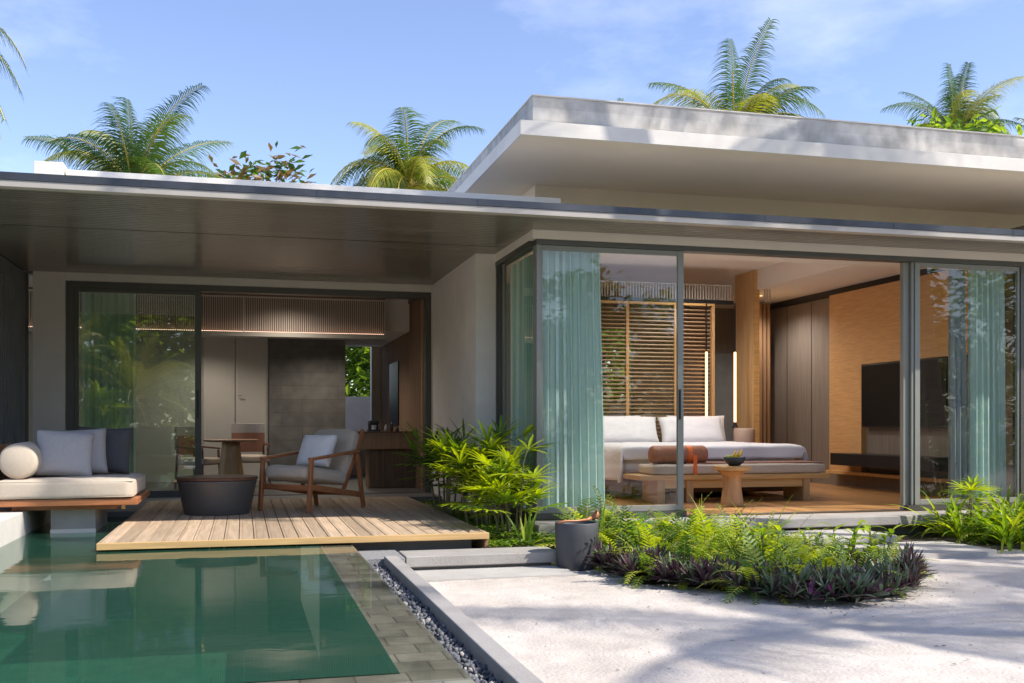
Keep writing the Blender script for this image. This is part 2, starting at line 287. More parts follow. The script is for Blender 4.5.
# ------------------------------------------------------------ mesh helpers
class MB:
    def __init__(s): s.v = []; s.f = []; s.m = []; s.smooth = False
    def add(s, vs, fs, mi=0):
        o = len(s.v); s.v.extend([tuple(p) for p in vs]); s.f.extend([tuple(i + o for i in f) for f in fs]); s.m.extend([mi] * len(fs)); return s
    def box(s, a, b, mi=0):
        (x0, y0, z0), (x1, y1, z1) = a, b
        if x0 > x1: x0, x1 = x1, x0
        if y0 > y1: y0, y1 = y1, y0
        if z0 > z1: z0, z1 = z1, z0
        return s.add([(x0, y0, z0), (x1, y0, z0), (x1, y1, z0), (x0, y1, z0), (x0, y0, z1), (x1, y0, z1), (x1, y1, z1), (x0, y1, z1)],
              [(0, 3, 2, 1), (4, 5, 6, 7), (0, 1, 5, 4), (1, 2, 6, 5), (2, 3, 7, 6), (3, 0, 4, 7)], mi)
    def bar(s, p, q, w, h, up=(0, 0, 1), mi=0, w2=None, h2=None):
        p, q = Vector(p), Vector(q); d = (q - p).normalized(); up = Vector(up)
        if abs(d.dot(up)) > .98: up = Vector((0, 1, 0))
        a = d.cross(up).normalized(); b = a.cross(d).normalized(); w2 = w if w2 is None else w2; h2 = h if h2 is None else h2
        vs = [c + a * sx * ww / 2 + b * sy * hh / 2 for c, ww, hh in ((p, w, h), (q, w2, h2)) for sx, sy in ((-1, -1), (1, -1), (1, 1), (-1, 1))]
        return s.add(vs, [(3, 2, 1, 0), (4, 5, 6, 7), (0, 1, 5, 4), (1, 2, 6, 5), (2, 3, 7, 6), (3, 0, 4, 7)], mi)
    def tube(s, pts, rad, n=8, mi=0, cap=True):
        pts = [Vector(p) for p in pts]; k = len(pts)
        rad = rad if isinstance(rad, (list, tuple)) else [rad] * k
        vs = []; ref = None
        for i, p in enumerate(pts):
            d = (pts[min(i + 1, k - 1)] - pts[max(i - 1, 0)]).normalized()
            if ref is None: ref = Vector((1, 0, 0)) if abs(d.x) < .9 else Vector((0, 1, 0))
            a = (ref - d * ref.dot(d)).normalized(); b = d.cross(a); ref = a
            vs += [p + (a * math.cos(t) + b * math.sin(t)) * rad[i] for t in [2 * PI * j / n for j in range(n)]]
        fs = [(i * n + j, i * n + (j + 1) % n, (i + 1) * n + (j + 1) % n, (i + 1) * n + j) for i in range(k - 1) for j in range(n)]
        if cap: fs += [tuple(range(n - 1, -1, -1)), tuple((k - 1) * n + j for j in range(n))]
        return s.add(vs, fs, mi)
    def lathe(s, prof, c=(0, 0, 0), n=40, mi=0):
        vs = []; fs = []; k = len(prof)
        for r, z in prof: vs += [(c[0] + r * math.cos(2 * PI * j / n), c[1] + r * math.sin(2 * PI * j / n), c[2] + z) for j in range(n)]
        for i in range(k - 1):
            for j in range(n): fs.append((i * n + j, i * n + (j + 1) % n, (i + 1) * n + (j + 1) % n, (i + 1) * n + j))
        fs += [tuple(range(n - 1, -1, -1)), tuple((k - 1) * n + j for j in range(n))]
        return s.add(vs, fs, mi)
    def build(s, name, m, parent=None, bevel=0, seg=2, smooth=False, sub=0, thing=None):
        me = bpy.data.meshes.new(name)
        off = world_of(parent) if parent else Vector((0, 0, 0))
        me.from_pydata([(x - off.x, y - off.y, z - off.z) for x, y, z in s.v], [], s.f)
        for mm in (m if isinstance(m, (list, tuple)) else [m]): me.materials.append(mm)
        if any(s.m): me.polygons.foreach_set('material_index', s.m)
        if smooth or s.smooth: me.polygons.foreach_set('use_smooth', [True] * len(me.polygons))
        me.update()
        o = bpy.data.objects.new(name, me); COL.objects.link(o)
        if parent: o.parent = parent
        if bevel:
            b = o.modifiers.new('bevel', 'BEVEL'); b.width = bevel; b.segments = seg; b.limit_method = 'ANGLE'; b.angle_limit = R(40); b.harden_normals = False
        if sub:
            q = o.modifiers.new('sub', 'SUBSURF'); q.levels = sub; q.render_levels = sub
        return o
def world_of(o):
    v = Vector((0, 0, 0))
    while o: v += Vector(o.location); o = o.parent
    return v
def tag(o, label, cat, group=None, kind=None):
    if label: o['label'] = label
    if cat: o['category'] = cat
    if group: o['group'] = group
    if kind: o['kind'] = kind
    return o
def thing(name, loc, label, cat, group=None):
    o = bpy.data.objects.new(name, None); COL.objects.link(o); o.location = loc; o.empty_display_size = .2
    return tag(o, label, cat, group)
def struct(name, mb, m, **k):
    o = mb.build(name, m, **k); o['kind'] = 'structure'; return o
def copy_tree(o, parent=None):
    c = o.copy(); COL.objects.link(c)
    if parent: c.parent = parent
    for ch in list(o.children): copy_tree(ch, c)
    return c
def place(o, loc, rz=0, sc=1, label=None, group=None, tilt=(0, 0)):
    o.location = loc; o.rotation_euler = (tilt[0], tilt[1], rz); o.scale = (sc, sc, sc)
    if label: o['label'] = label
    if group: o['group'] = group
    return o
def B(a, b): return MB().box(a, b)

# ============================================================ GROUND, POOL, PATHS
SZ = -0.26; WZ = -0.066
g = MB(); HX0, HX1, HY0, HY1 = -7.0, 1.06, 1.5, 13.6; F = 900
for a, b in (((-F, -F), (F, HY0)), ((-F, HY1), (F, F)), ((-F, HY0), (HX0, HY1)), ((HX1, HY0), (F, HY1))):
    g.add([(a[0], a[1], SZ), (b[0], a[1], SZ), (b[0], b[1], SZ), (a[0], b[1], SZ)], [(0, 1, 2, 3)])
struct('ground', g, M['sand'])
from mathutils import noise as mnoise
def sheet(x0, x1, y0, y1, nx, ny, zf):
    mb = MB(); vs = []
    for j in range(ny + 1):
        for i in range(nx + 1):
            x = x0 + (x1 - x0) * i / nx; y = y0 + (y1 - y0) * j / ny; vs.append((x, y, zf(x, y)))
    fs = [(j * (nx + 1) + i, j * (nx + 1) + i + 1, (j + 1) * (nx + 1) + i + 1, (j + 1) * (nx + 1) + i) for j in range(ny) for i in range(nx)]
    return mb.add(vs, fs)
def sandz(x, y):
    n = mnoise.noise((x * .9, y * .9, 0)) * .022 + mnoise.noise((x * 4.5, y * 4.5, 3)) * .010 + mnoise.noise((x * 13, y * 13, 7)) * .006
    e = min(1, max(0, (x - 1.1) / .3))
    return SZ + .018 + n * e
struct('sand', sheet(1.16, 12, 2.2, 9.3, 240, 190, sandz), M['sand'], smooth=True)

# pool basin: floor and four walls under the water sheet
pb = MB(); zb = -1.0
pb.add([(-7, 1.5, zb), (.605, 1.5, zb), (.605, 13.6, zb), (-7, 13.6, zb)], [(0, 1, 2, 3)])
struct('pool_floor', pb, M['pooltile'])
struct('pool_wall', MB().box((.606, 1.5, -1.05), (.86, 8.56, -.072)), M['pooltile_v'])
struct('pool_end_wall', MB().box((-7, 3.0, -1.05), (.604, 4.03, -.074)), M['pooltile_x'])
cp = MB().box((.605, 3.9, -.12), (.865, 8.56, -.070)); struct('pool_coping', cp, M['coping'])
cp = MB().box((-7, 2.4, -.12), (.865, 3.898, -.070)); struct('pool_end_coping', MB().box((-7, 2.9, -.12), (.604, 4.06, -.0695)), M['coping'])
struct('pool_corner_coping', MB().box((.605, 2.9, -.12), (.865, 3.898, -.070)), M['coping'])
struct('water', sheet(-1.888, .604, 4.062, 11.6, 4, 8, lambda x, y: WZ), M['water'])
struct('water_film', MB().add([(.6045, 3.92, WZ), (.862, 3.92, WZ), (.862, 8.59, WZ), (.6045, 8.59, WZ), (-1.888, 3.92, WZ), (.6044, 3.92, WZ), (.6044, 4.0615, WZ), (-1.888, 4.0615, WZ)], [(0, 1, 2, 3), (4, 5, 6, 7)]), M['film'])
# pebble channel and its rough bed
struct('channel_bed', MB().box((.866, 2.5, -.30), (1.054, 7.94, -.205)), M['aggregate'])
struct('aggregate_paving', MB().box((.866, 7.945, -.30), (1.222, 8.60, -.125)).box((1.223, 8.375, -.30), (1.95, 8.60, -.145)), M['aggregate'])
random.seed(4)
pbm = MB()
ico = bmesh.new(); bmesh.ops.create_icosphere(ico, subdivisions=1, radius=1); iv = [v.co.copy() for v in ico.verts]; ifc = [tuple(v.index for v in f.verts) for f in ico.faces]; ico.free()
for k in range(2300):
    x = random.uniform(.878, 1.048); y = random.uniform(2.9, 7.92); z = -.192 + random.uniform(-.01, .028)
    s = random.uniform(.009, .021); e = Euler((random.uniform(0, 6), random.uniform(0, 6), random.uniform(0, 6))).to_matrix()
    sc = Vector((s * random.uniform(.8, 1.4), s, s * random.uniform(.5, .8)))
    pbm.add([e @ Vector((v.x * sc.x, v.y * sc.y, v.z * sc.z)) + Vector((x, y, z)) for v in iv], ifc, random.choice((0,) * 11 + (1,)))
tag(pbm.build('pebbles', [M['pebble'], M['concrete']], smooth=True), None, None, None, 'stuff')
struct('kerb', MB().box((1.056, 2.4, -.34), (1.158, 7.935, -.100)), M['concrete'], bevel=.006)
# stepping slabs
struct('stepping_slab', MB().box((1.235, 7.98, -.205), (2.50, 8.37, -.118)), M['concrete'], bevel=.008)
struct('slab_footing', MB().box((1.30, 8.03, -.30), (2.44, 8.35, -.206)), M['concrete_d'])
struct('concrete_apron', MB().box((1.16, 7.50, -.30), (2.5, 8.02, -.232)), M['concrete_l'])
struct('terrace_step', MB().box((3.85, 8.42, -.195), (5.98, 9.25, -.128)), M['concrete_l'], bevel=.008)
struct('step_footing', MB().box((4.0, 8.52, -.30), (5.85, 9.2, -.196)), M['concrete_d'])
ls = MB()
pts = []
for k in range(40):
    x = 3.6 + 2.95 * k / 39; pts.append((x, 7.62 + .10 * math.sin(k * .08) + .012 * mnoise.noise((x * 3, 0, 0)) + (max(0, x - 6.2) ** 2) * 1.3))
vs = [(x, y, -.205) for x, y in pts] + [(x, 8.52, -.205) for x, y in pts] + [(x, y, -.30) for x, y in pts]
n = len(pts)
fs = [(i, i + 1, n + i + 1, n + i) for i in range(n - 1)] + [(2 * n + i, 2 * n + i + 1, i + 1, i) for i in range(n - 1)] + [(n - 1, 3 * n - 1, 2 * n - 1)]
ls.add(vs, fs); struct('lower_slab', ls, M['concrete_l'])
struct('terrace_slab', MB().box((2.62, 9.02, -.10), (12.5, 9.46, -.006)), M['concrete'], bevel=.01)
struct('terrace_footing', MB().box((2.75, 9.2, -.30), (12.5, 9.44, -.101)), M['concrete_d'])
# planting soil beside the deck and in the right bed
struct('soil', sheet(2.03, 2.72, 8.38, 13.6, 14, 80, lambda x, y: -.13 + .02 * mnoise.noise((x * 5, y * 5, 1))), M['soil'], smooth=True)
BED = [(2.72, 7.9), (2.78, 6.95), (3.12, 6.42), (3.42, 5.95), (3.85, 5.80), (4.42, 6.05), (4.95, 6.75), (4.95, 7.5), (4.6, 8.35), (3.3, 8.95), (2.8, 8.9)]
def inpoly(x, y, P):
    c = False; j = len(P) - 1
    for i in range(len(P)):
        if (P[i][1] > y) != (P[j][1] > y) and x < (P[j][0] - P[i][0]) * (y - P[i][1]) / (P[j][1] - P[i][1]) + P[i][0]: c = not c
        j = i
    return c
cx_, cy_ = 3.9, 7.4
sm = MB(); rings = []
for q in (1.04, .8, .5, .2):
    rings.append([(cx_ + (x - cx_) * q, cy_ + (y - cy_) * q, SZ + .012 + .05 * (1 - q) + (.012 if q < 1 else -.01)) for x, y in BED])
nb = len(BED)
vs = [p for r_ in rings for p in r_]
fs = [(a * nb + i, a * nb + (i + 1) % nb, (a + 1) * nb + (i + 1) % nb, (a + 1) * nb + i) for a in range(3) for i in range(nb)] + [tuple(3 * nb + i for i in range(nb))]
struct('planting_bed_soil', sm.add(vs, fs), M['soil'])
struct('border_soil', sheet(6.15, 12, 7.95, 9.19, 50, 14, lambda x, y: SZ + .045 + .015 * mnoise.noise((x * 4, y * 4, 5)) - (.05 if y < 8.0 else 0)), M['soil'], smooth=True)

# ============================================================ DECK
deck = thing('timber_deck', (.46, 8.45, 0), 'weathered slatted timber deck with a golden front edge, standing over the pool', 'deck')
d = MB(); x = -1.10; k = 0
while x < 2.01:
    d.box((x, 8.485, -.030 + .0008 * (k % 3)), (min(x + .1125, 2.02), 12.95, 0)); x += .1185; k += 1
d.build('decking', M['deck'], deck, bevel=.003, seg=1)
MB().box((-1.10, 8.45, -.052), (2.02, 8.483, .001)).build('edge_board', M['deck_edge'], deck, bevel=.003)
MB().box((1.99, 8.486, -.16), (2.022, 12.95, -.031)).build('side_board', M['oak_brown'], deck)
MB().box((-1.08, 8.487, -.052), (-1.05, 12.95, -.031)).build('side_board', M['oak_brown'], deck)
MB().box((.87, 8.605, -.16), (1.90, 8.70, -.033)).build('support_wall', M['concrete_d'], deck)
MB().box((-1.0, 8.70, -.10), (1.92, 12.9, -.053)).build('joist_frame', M['black'], deck)
struct('stone_threshold', MB().box((-3.6, 12.955, -.25), (2.72, 13.62, -.008)), M['stonefloor'])
struct('dark_ledge', MB().box((-3.6, 11.6, -.30), (-1.11, 12.95, -.01)), M['concrete_d'])
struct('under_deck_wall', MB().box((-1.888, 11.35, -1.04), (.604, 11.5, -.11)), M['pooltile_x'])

# ============================================================ VILLA
villa = thing('villa', (2.73, 9.5, 0), 'low modern villa with thin overhanging concrete roofs and full height glass fronts', 'villa')
def vp(name, mb, m, bevel=0, parent=villa, **k): return mb.build(name, m, parent, bevel=bevel, **k)
GX, GY, LY = 2.73, 9.5, 13.7
# walls
vp('side_wall', B((2.47, 10.97, -.3), (2.73, 18.6, 2.80)), M['plaster'])
vp('header_trim', B((2.728, 9.455, 2.712), (12.5, 9.60, 2.799)), M['trim'])
vp('header_trim', B((2.69, 9.455, 2.712), (2.727, 10.968, 2.799)), M['trim'])
vp('front_wall', MB().box((-2.50, 13.62, -.2), (-2.13, 13.9, 2.799)).box((2.455, 13.62, -.2), (2.469, 13.9, 2.799)).box((-2.128, 13.62, 2.70), (2.453, 13.9, 2.799)), M['trim'])
vp('front_wall', B((8.421, 9.46, -.1), (13.5, 9.62, 2.711)), M['plaster'])
vp('left_screen_wall', B((-2.75, 11.2, -.1), (-2.60, 13.9, 2.79)), M['concrete_d'])
fr = MB()
for i in range(16): fr.box((-2.598, 12.0 + i * .10, 0), (-2.57, 12.05 + i * .10, 2.6))
vp('wall_fluting', fr, M['concrete_d'])
vp('back_wall', MB().box((-6, 18.6, -.2), (1.62, 18.8, 2.9)).box((2.25, 18.6, -.2), (2.73, 18.8, 2.9)).box((1.62, 18.6, -.2), (2.25, 18.8, .5)).box((1.62, 18.6, 2.5), (2.25, 18.8, 2.9)), M['plaster'])
# canopy
vp('canopy', MB().box((-9, 8.90, 2.832), (14, 10.69, 2.93)).box((-9, 10.691, 2.832), (2.75, 18.8, 2.93)), M['rooftop'])
sb = MB(); y = 8.90
while y < 13.6: sb.box((-9, y, 2.80), (14 if y < 9.44 else 2.688, y + .062, 2.829)); y += .080
vp('ribbed_soffit', sb, M['ribs'])
vp('soffit_backing', MB().box((-9, 8.9, 2.8292), (14, 9.45, 2.8318)).box((-9, 9.451, 2.8292), (2.72, 13.7, 2.8318)), M['ribs_back'])
vp('soffit_joint', MB().box((-9, 10.49, 2.7985), (2.688, 10.515, 2.8)), M['ribs_back'])
vp('canopy_fascia', B((-9, 8.80, 2.798), (14, 8.899, 2.852)), M['canopy_edge'], bevel=.003)
gt = B((-9, 8.792, 2.853), (14, 8.899, 2.912))
for k in range(14): gt.box((-5 + 1.4 * k, 8.789, 2.853), (-5 + 1.4 * k + .05, 8.7915, 2.912))
vp('gutter', gt, M['gutter'])
vp('roof_upstand', MB().box((-1.50, 9.6, 2.93), (3.02, 9.8, 3.145)), M['roofwhite'], bevel=.004)
vp('roof_upstand_post', MB().box((-1.75, 9.56, 2.93), (-1.51, 9.84, 3.195)), M['roofwhite'], bevel=.006)
# upper roof
vp('clerestory_wall', MB().box((3.038, 10.588, 2.93), (14, 10.7, 3.499)).box((2.751, 10.702, 2.90), (3.14, 18.7, 3.0)).box((3.038, 10.702, 3.001), (3.14, 18.7, 3.499)), M['soffit'])
vp('upper_roof', B((2.40, 8.776, 3.50), (14, 18.9, 3.62)), M['soffit'])
vp('upper_fascia', MB().box((2.378, 8.755, 3.497), (14, 8.775, 3.628)), M['roofwhite'], bevel=.003)
vp('upper_side_fascia', B((2.378, 8.776, 3.497), (2.399, 18.9, 3.628)), M['roofwhite'])
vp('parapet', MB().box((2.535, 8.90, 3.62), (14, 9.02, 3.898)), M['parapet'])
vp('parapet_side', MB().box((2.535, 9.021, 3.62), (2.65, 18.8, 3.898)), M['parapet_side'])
vp('parapet_cap', MB().box((2.525, 8.89, 3.8985), (14, 9.03, 3.91)).box((2.525, 9.031, 3.8985), (2.66, 18.8, 3.91)), M['roofwhite'])
# bedroom shell
vp('bedroom_floor', B((2.735, 9.47, -.10), (8.8, 18.6, 0)), M['oak_floor'])
vp('bedroom_ceiling', MB().box((2.735, 9.61, 2.806), (8.645, 10.68, 2.826)), M['ceiling'])
vp('raised_ceiling', MB().box((3.15, 10.71, 3.25), (7.50, 18.6, 3.28)).box((7.501, 10.70, 2.95), (7.53, 18.6, 3.28)).box((7.531, 10.70, 2.95), (8.66, 18.6, 2.98)), M['ceiling'])
vp('ceiling_step', B((2.735, 10.681, 2.806), (8.66, 10.699, 3.25)), M['ceiling'])
vp('tv_side_wall', B((8.647, 9.62, -.1), (8.85, 18.6, 3.2)), M['taupe'])
pj = MB()
for yy in (14.35, 15.1, 15.85): pj.box((8.643, yy, 0), (8.6465, yy + .012, 2.85))
vp('panel_joint', pj, M['black'])
vp('cornice', B((8.60, 9.63, 2.852), (8.646, 16.4, 2.949)), M['black'])
vp('bathroom_wall', MB().box((2.735, 16.4, 0), (5.45, 16.55, 3.25)).box((6.47, 16.4, 0), (8.645, 16.55, 3.25)).box((5.45, 16.4, 0), (6.47, 16.55, .35)).box((5.45, 16.4, 2.55), (6.47, 16.55, 3.25)), M['taupe'])
vp('mirror_panel', B((7.75, 16.30, .2), (8.6, 16.39, 2.15)), M['concrete_d'])
# living room shell
vp('living_floor', B((-6, 13.62, -.12), (2.465, 18.6, -.006)), M['stonefloor'])
vp('living_ceiling', MB().box((-6, 13.91, 2.79), (2.465, 15.3, 2.81)).box((-6, 15.301, 2.32), (2.465, 18.6, 2.35)).box((-6, 15.301, 2.3501), (2.465, 15.32, 2.81)), M['ceiling'])
vp('wood_wall', B((2.42, 14.15, 0), (2.466, 18.6, 2.73)), M['livewood'])
vp('wood_wall_end', B((2.40, 14.02, 0), (2.466, 14.149, 2.73)), M['oak_brown'])
vp('living_cornice', B((2.40, 14.02, 2.732), (2.466, 18.6, 2.788)), M['black'])
vp('wall_mirror', B((2.40, 16.35, .9), (2.418, 17.35, 1.93)), M['screen'])
vp('stone_wall', B((.40, 16.95, 0), (1.62, 17.15, 2.318)), M['stonewall'])
vp('panel_door', B((-.62, 17.0, 0), (-.135, 17.06, 2.315)), M['panel'])
dr = vp('panel_door', B((-.123, 17.0, 0), (.385, 17.06, 2.315)), M['panel'])
MB().tube([(-.08, 16.97, 1.38), (-.08, 16.94, 1.38), (-.02, 16.94, 1.38)], .010).build('handle', M['alu'], dr)
vp('living_left_wall', B((-6, 17.0, 0), (-.63, 17.08, 2.318)), M['panel'])
# bulkhead grille
bh = vp('bulkhead', B((-6, 15.0, 2.17), (2.03, 15.29, 2.235)), M['panel'])
bk = vp('bulkhead_backing', B((-6, 15.10, 2.24), (2.03, 15.12, 2.78)), M['taupe'])
s_ = MB(); x = -4.0
while x < 2.02:
    s_.box((x, 15.0, 2.236), (x + .010, 15.02, 2.72)); x += .030
s_.box((-6, 15.0, 2.722), (2.03, 15.03, 2.74)); s_.box((.0, 14.999, 2.236), (.012, 15.031, 2.72))
vp('bulkhead_grille', s_, M['slat'])
vp('cove_light', B((-4, 15.055, 2.237), (2.0, 15.075, 2.245)), M['grillelight'])
for k, (xx, yy, lab) in enumerate(((-.6, 16.1, 'added fill light behind the bulkhead, nearest the panel doors'), (1.2, 16.1, 'added fill light behind the bulkhead, nearest the window'), (.6, 14.4, 'added fill light in front of the bulkhead over the round table'))):  # lamps with ring and lens added to brighten the lounge, not known fittings
    zz = 2.319 if yy > 15 else 2.789
    dl = thing('downlight', (xx, yy, zz), lab, 'ceiling light', 'added lounge fill lights')
    MB().lathe([(.030, -.002), (.045, -.006), (.048, 0)], (xx, yy, zz), 20).build('ring', M['slat_w'], dl)
    MB().lathe([(.001, -.0065), (.026, -.007)], (xx, yy, zz), 16).build('lens', M['lampglow'], dl)
    la = bpy.data.lights.new('downlight_lamp', 'SPOT'); la.energy = 26; la.color = (1, .88, .76); la.spot_size = R(150); la.spot_blend = .8; la.shadow_soft_size = .05
    lo = bpy.data.objects.new('downlight_lamp', la); COL.objects.link(lo); lo.parent = dl; lo.location = (0, 0, -.03)
# frames and panes --------------------------------------------------
fb = MB()
fb.box((-2.126, 13.64, -.01), (-2.035, 13.78, 2.698)).box((2.38, 13.64, -.01), (2.452, 13.78, 2.698)).box((-2.034, 13.64, 2.62), (2.379, 13.78, 2.697)).box((-2.034, 13.64, -.02), (-.56, 13.78, .03)).box((-.56, 13.64, -.02), (2.379, 13.78, -.001))
vp('sliding_door_frame', fb, M['alu_dark'])
ld = vp('glass_door', MB().box((-.60, 13.66, .03), (-.52, 13.70, 2.618)).box((-2.033, 13.66, .03), (-1.985, 13.70, 2.618)).box((-1.984, 13.66, .03), (-.601, 13.70, .075)).box((-1.984, 13.66, 2.57), (-.601, 13.70, 2.618)), M['alu_dark'])
MB().box((-1.984, 13.676, .075), (-.601, 13.684, 2.57)).build('pane', M['glassg'], ld)
MB().box((-.575, 13.64, 1.0), (-.555, 13.659, 1.35)).build('handle', M['black'], ld)
fb = MB()
# head and sill rails of the bedroom front and return side
fb.box((2.732, 9.47, 2.66), (8.42, 9.60, 2.711)).box((2.69, 9.602, 2.66), (2.80, 10.968, 2.711)).box((2.732, 9.47, -.005), (4.30, 9.60, .055)).box((6.86, 9.47, -.005), (8.42, 9.60, .055)).box((2.70, 9.602, -.05), (2.80, 10.968, .055))
fb.box((4.301, 9.47, -.004), (6.859, 9.60, .004))
vp('bedroom_door_frame', fb, M['alu_dark'])
vp('corner_post', MB().box((2.735, 9.475, .056), (2.775, 9.54, 2.659)), M['alu'], bevel=.003)
vp('side_post', MB().box((2.695, 10.90, .056), (2.79, 10.967, 2.659)).box((2.71, 10.83, .056), (2.77, 10.895, 2.659)), M['alu_dark'])
vp('jamb_post', MB().box((8.292, 9.475, .056), (8.42, 9.60, 2.659)), M['alu_dark'])
sp_ = vp('side_window', MB().box((2.735, 9.541, .056), (2.765, 9.60, 2.659)).box((2.735, 10.76, .056), (2.765, 10.828, 2.659)), M['alu'])
MB().box((2.746, 9.601, .056), (2.753, 10.759, 2.659)).build('pane', M['glassg'], sp_)
def front_door(x0, x1, y0, hx=None, mt='alu', wl_=.062, wr_=.062):
    w = .062
    o = vp('glass_door', MB().box((x0, y0, .057), (x0 + wl_, y0 + .04, 2.658)).box((x1 - wr_, y0, .057), (x1, y0 + .04, 2.658)).box((x0 + wl_ + .001, y0, .057), (x1 - wr_ - .001, y0 + .04, .115)).box((x0 + wl_ + .001, y0, 2.61), (x1 - wr_ - .001, y0 + .04, 2.658)), M[mt], bevel=.002)
    MB().box((x0 + wl_ + .001, y0 + .016, .115), (x1 - wr_ - .001, y0 + .024, 2.61)).build('pane', M['glass'], o)
    if hx: MB().box((hx, y0 - .02, .97), (hx + .014, y0 - .001, 1.27)).build('handle', M['black'], o)
    return o
front_door(2.777, 4.275, 9.488, 4.225, 'alu', .022)
front_door(6.955, 8.29, 9.488, None, 'alu', .062, .03)
vp('sliding_stile', MB().box((6.845, 9.535, .005), (6.915, 9.595, 2.658)).box((6.919, 9.50, .057), (6.951, 9.56, 2.658)), M['alu'], bevel=.002)

# ------------------------------------------------------------ curtains
def curtain(name, p0, p1, z0, z1, amp, waves, m, label, cat='curtain', group=None, gather=0, th=.006, seed=1):
    rd = random.Random(seed)
    p0, p1 = Vector(p0), Vector(p1); L_ = (p1 - p0).length; u = (p1 - p0) / L_; nrm = Vector((-u.y, u.x))
    N_ = waves * 14; rows = 14
    ph = [rd.uniform(-.5, .5) for _ in range(waves + 2)]; am = [rd.uniform(.6, 1.25) for _ in range(waves + 2)]
    def pt(t, h, side):
        w = t * waves; k = int(w); f_ = w - k
        a_ = am[k] * (1 - f_) + am[k + 1] * f_; p_ = ph[k] * (1 - f_) + ph[k + 1] * f_
        flare = 1 + .25 * (1 - h)
        s = math.sin(2 * PI * w + p_ * 2 + .25 * math.sin(h * 3 + k)) * amp * a_ * flare
        q = p0 + u * (L_ * (t + gather * (t - .0) * (1 - h) * .12) + .4 * amp * math.sin(4 * PI * w + p_)) + nrm * (s + side * th / 2)
        return (q.x, q.y, z0 + (z1 - z0) * h)
    mb = MB(); vs = []
    for side in (-1, 1):
        for r_ in range(rows + 1):
            for i in range(N_ + 1): vs.append(pt(i / N_, r_ / rows, side))
    W = N_ + 1; T = W * (rows + 1); fs = []
    for r_ in range(rows):
        for i in range(N_):
            a = r_ * W + i; fs.append((a, a + 1, a + W + 1, a + W)); fs.append((T + a + W, T + a + W + 1, T + a + 1, T + a))
    for r_ in range(rows):
        a = r_ * W; fs.append((a + W, T + a + W, T + a, a)); a += N_; fs.append((a, T + a, T + a + W, a + W))
    mb.add(vs, fs)
    return tag(mb.build(name, m, smooth=True), label, cat, group)
curtain('curtain', (2.84, 9.66), (3.44, 9.66), .03, 2.64, .045, 8, M['aqua'], 'gathered aqua curtain behind the glass front, right of the corner post', group='aqua bedroom curtains', gather=.8, seed=2)
curtain('curtain', (2.84, 9.80), (2.84, 10.74), .03, 2.64, .035, 10, M['aqua'], 'aqua curtain behind the narrow side glass, left of the corner post', group='aqua bedroom curtains', seed=3)
curtain('curtain', (7.80, 9.68), (8.23, 9.68), .03, 2.64, .045, 6, M['aqua'], 'aqua curtain at the far right of the bedroom front', group='aqua bedroom curtains', gather=.5, seed=4)
curtain('curtain', (7.58, 9.74), (7.77, 9.74), .03, 2.64, .03, 3, M['greydrape'], 'narrow grey drape left of the right hand aqua curtain', gather=1, seed=5)
curtain('curtain', (-2.0, 13.98), (-1.35, 13.98), .02, 2.60, .045, 7, M['aqua_in'], 'green tinted sheer curtain behind the left glass door of the lounge', seed=6)

# ============================================================ FURNITURE helpers
def cushion_mb(a, b, r=.04, puff=.0, n=10):
    """rounded box with a soft swell"""
    bm = bmesh.new(); bmesh.ops.create_cube(bm, size=1)
    bmesh.ops.subdivide_edges(bm, edges=bm.edges[:], cuts=n, use_grid_fill=True)
    A, Bv = Vector(a), Vector(b); c = (A + Bv) / 2; h = (Bv - A) / 2; mb = MB()
    vs = []
    for v in bm.verts:
        q = v.co * 2
        p = Vector((q.x * h.x, q.y * h.y, q.z * h.z))
        inner = Vector((max(-h.x + r, min(h.x - r, p.x)), max(-h.y + r, min(h.y - r, p.y)), max(-h.z + r, min(h.z - r, p.z))))
        dd = p - inner
        if dd.length > 1e-6: p = inner + dd.normalized() * r
        wob = mnoise.noise(p * 5 + c) * .006
        fx, fy, fz = (1 - q.x ** 2), (1 - q.y ** 2), (1 - q.z ** 2)
        p += Vector((q.x * puff * fy * fz * .6, q.y * puff * fx * fz * .6, q.z * puff * (fx * fy) ** .5)) + Vector((0, 0, wob))
        vs.append(c + p)
    bm.faces.ensure_lookup_table()
    mb.add(vs, [tuple(v.index for v in f.verts) for f in bm.faces]); bm.free(); mb.smooth = True
    return mb
def pillow_mb(w, h, t, n=22, seed=0):
    """stands in local XZ, thickness along Y, base at z=0"""
    rd = random.Random(seed); ox = rd.uniform(0, 50)
    mb = MB(); vs = []
    for side in (-1, 1):
        for j in range(n + 1):
            for i in range(n + 1):
                u = -1 + 2 * i / n; v = -1 + 2 * j / n
                ed = max(abs(u), abs(v))
                T = t / 2 * (max(0, (1 - u ** 4)) * max(0, (1 - v ** 4))) ** .45
                pin = 1 - .055 * (1 - (v * v)) * (abs(u) ** 3); pin2 = 1 - .055 * (1 - u * u) * (abs(v) ** 3)
                wr = .008 * mnoise.noise((u * 2.2 + ox, v * 2.2, side)) + .004 * mnoise.noise((u * 6 + ox, v * 6, side))
                vs.append((u * w / 2 * pin, side * (T + wr * (1 - ed ** 6)), h / 2 + v * h / 2 * pin2))
    W = n + 1; T_ = W * W; fs = []
    for j in range(n):
        for i in range(n):
            a = j * W + i; fs.append((a, a + 1, a + W + 1, a + W)); fs.append((T_ + a + W, T_ + a + W + 1, T_ + a + 1, T_ + a))
    mb.add(vs, fs); mb.smooth = True
    return mb
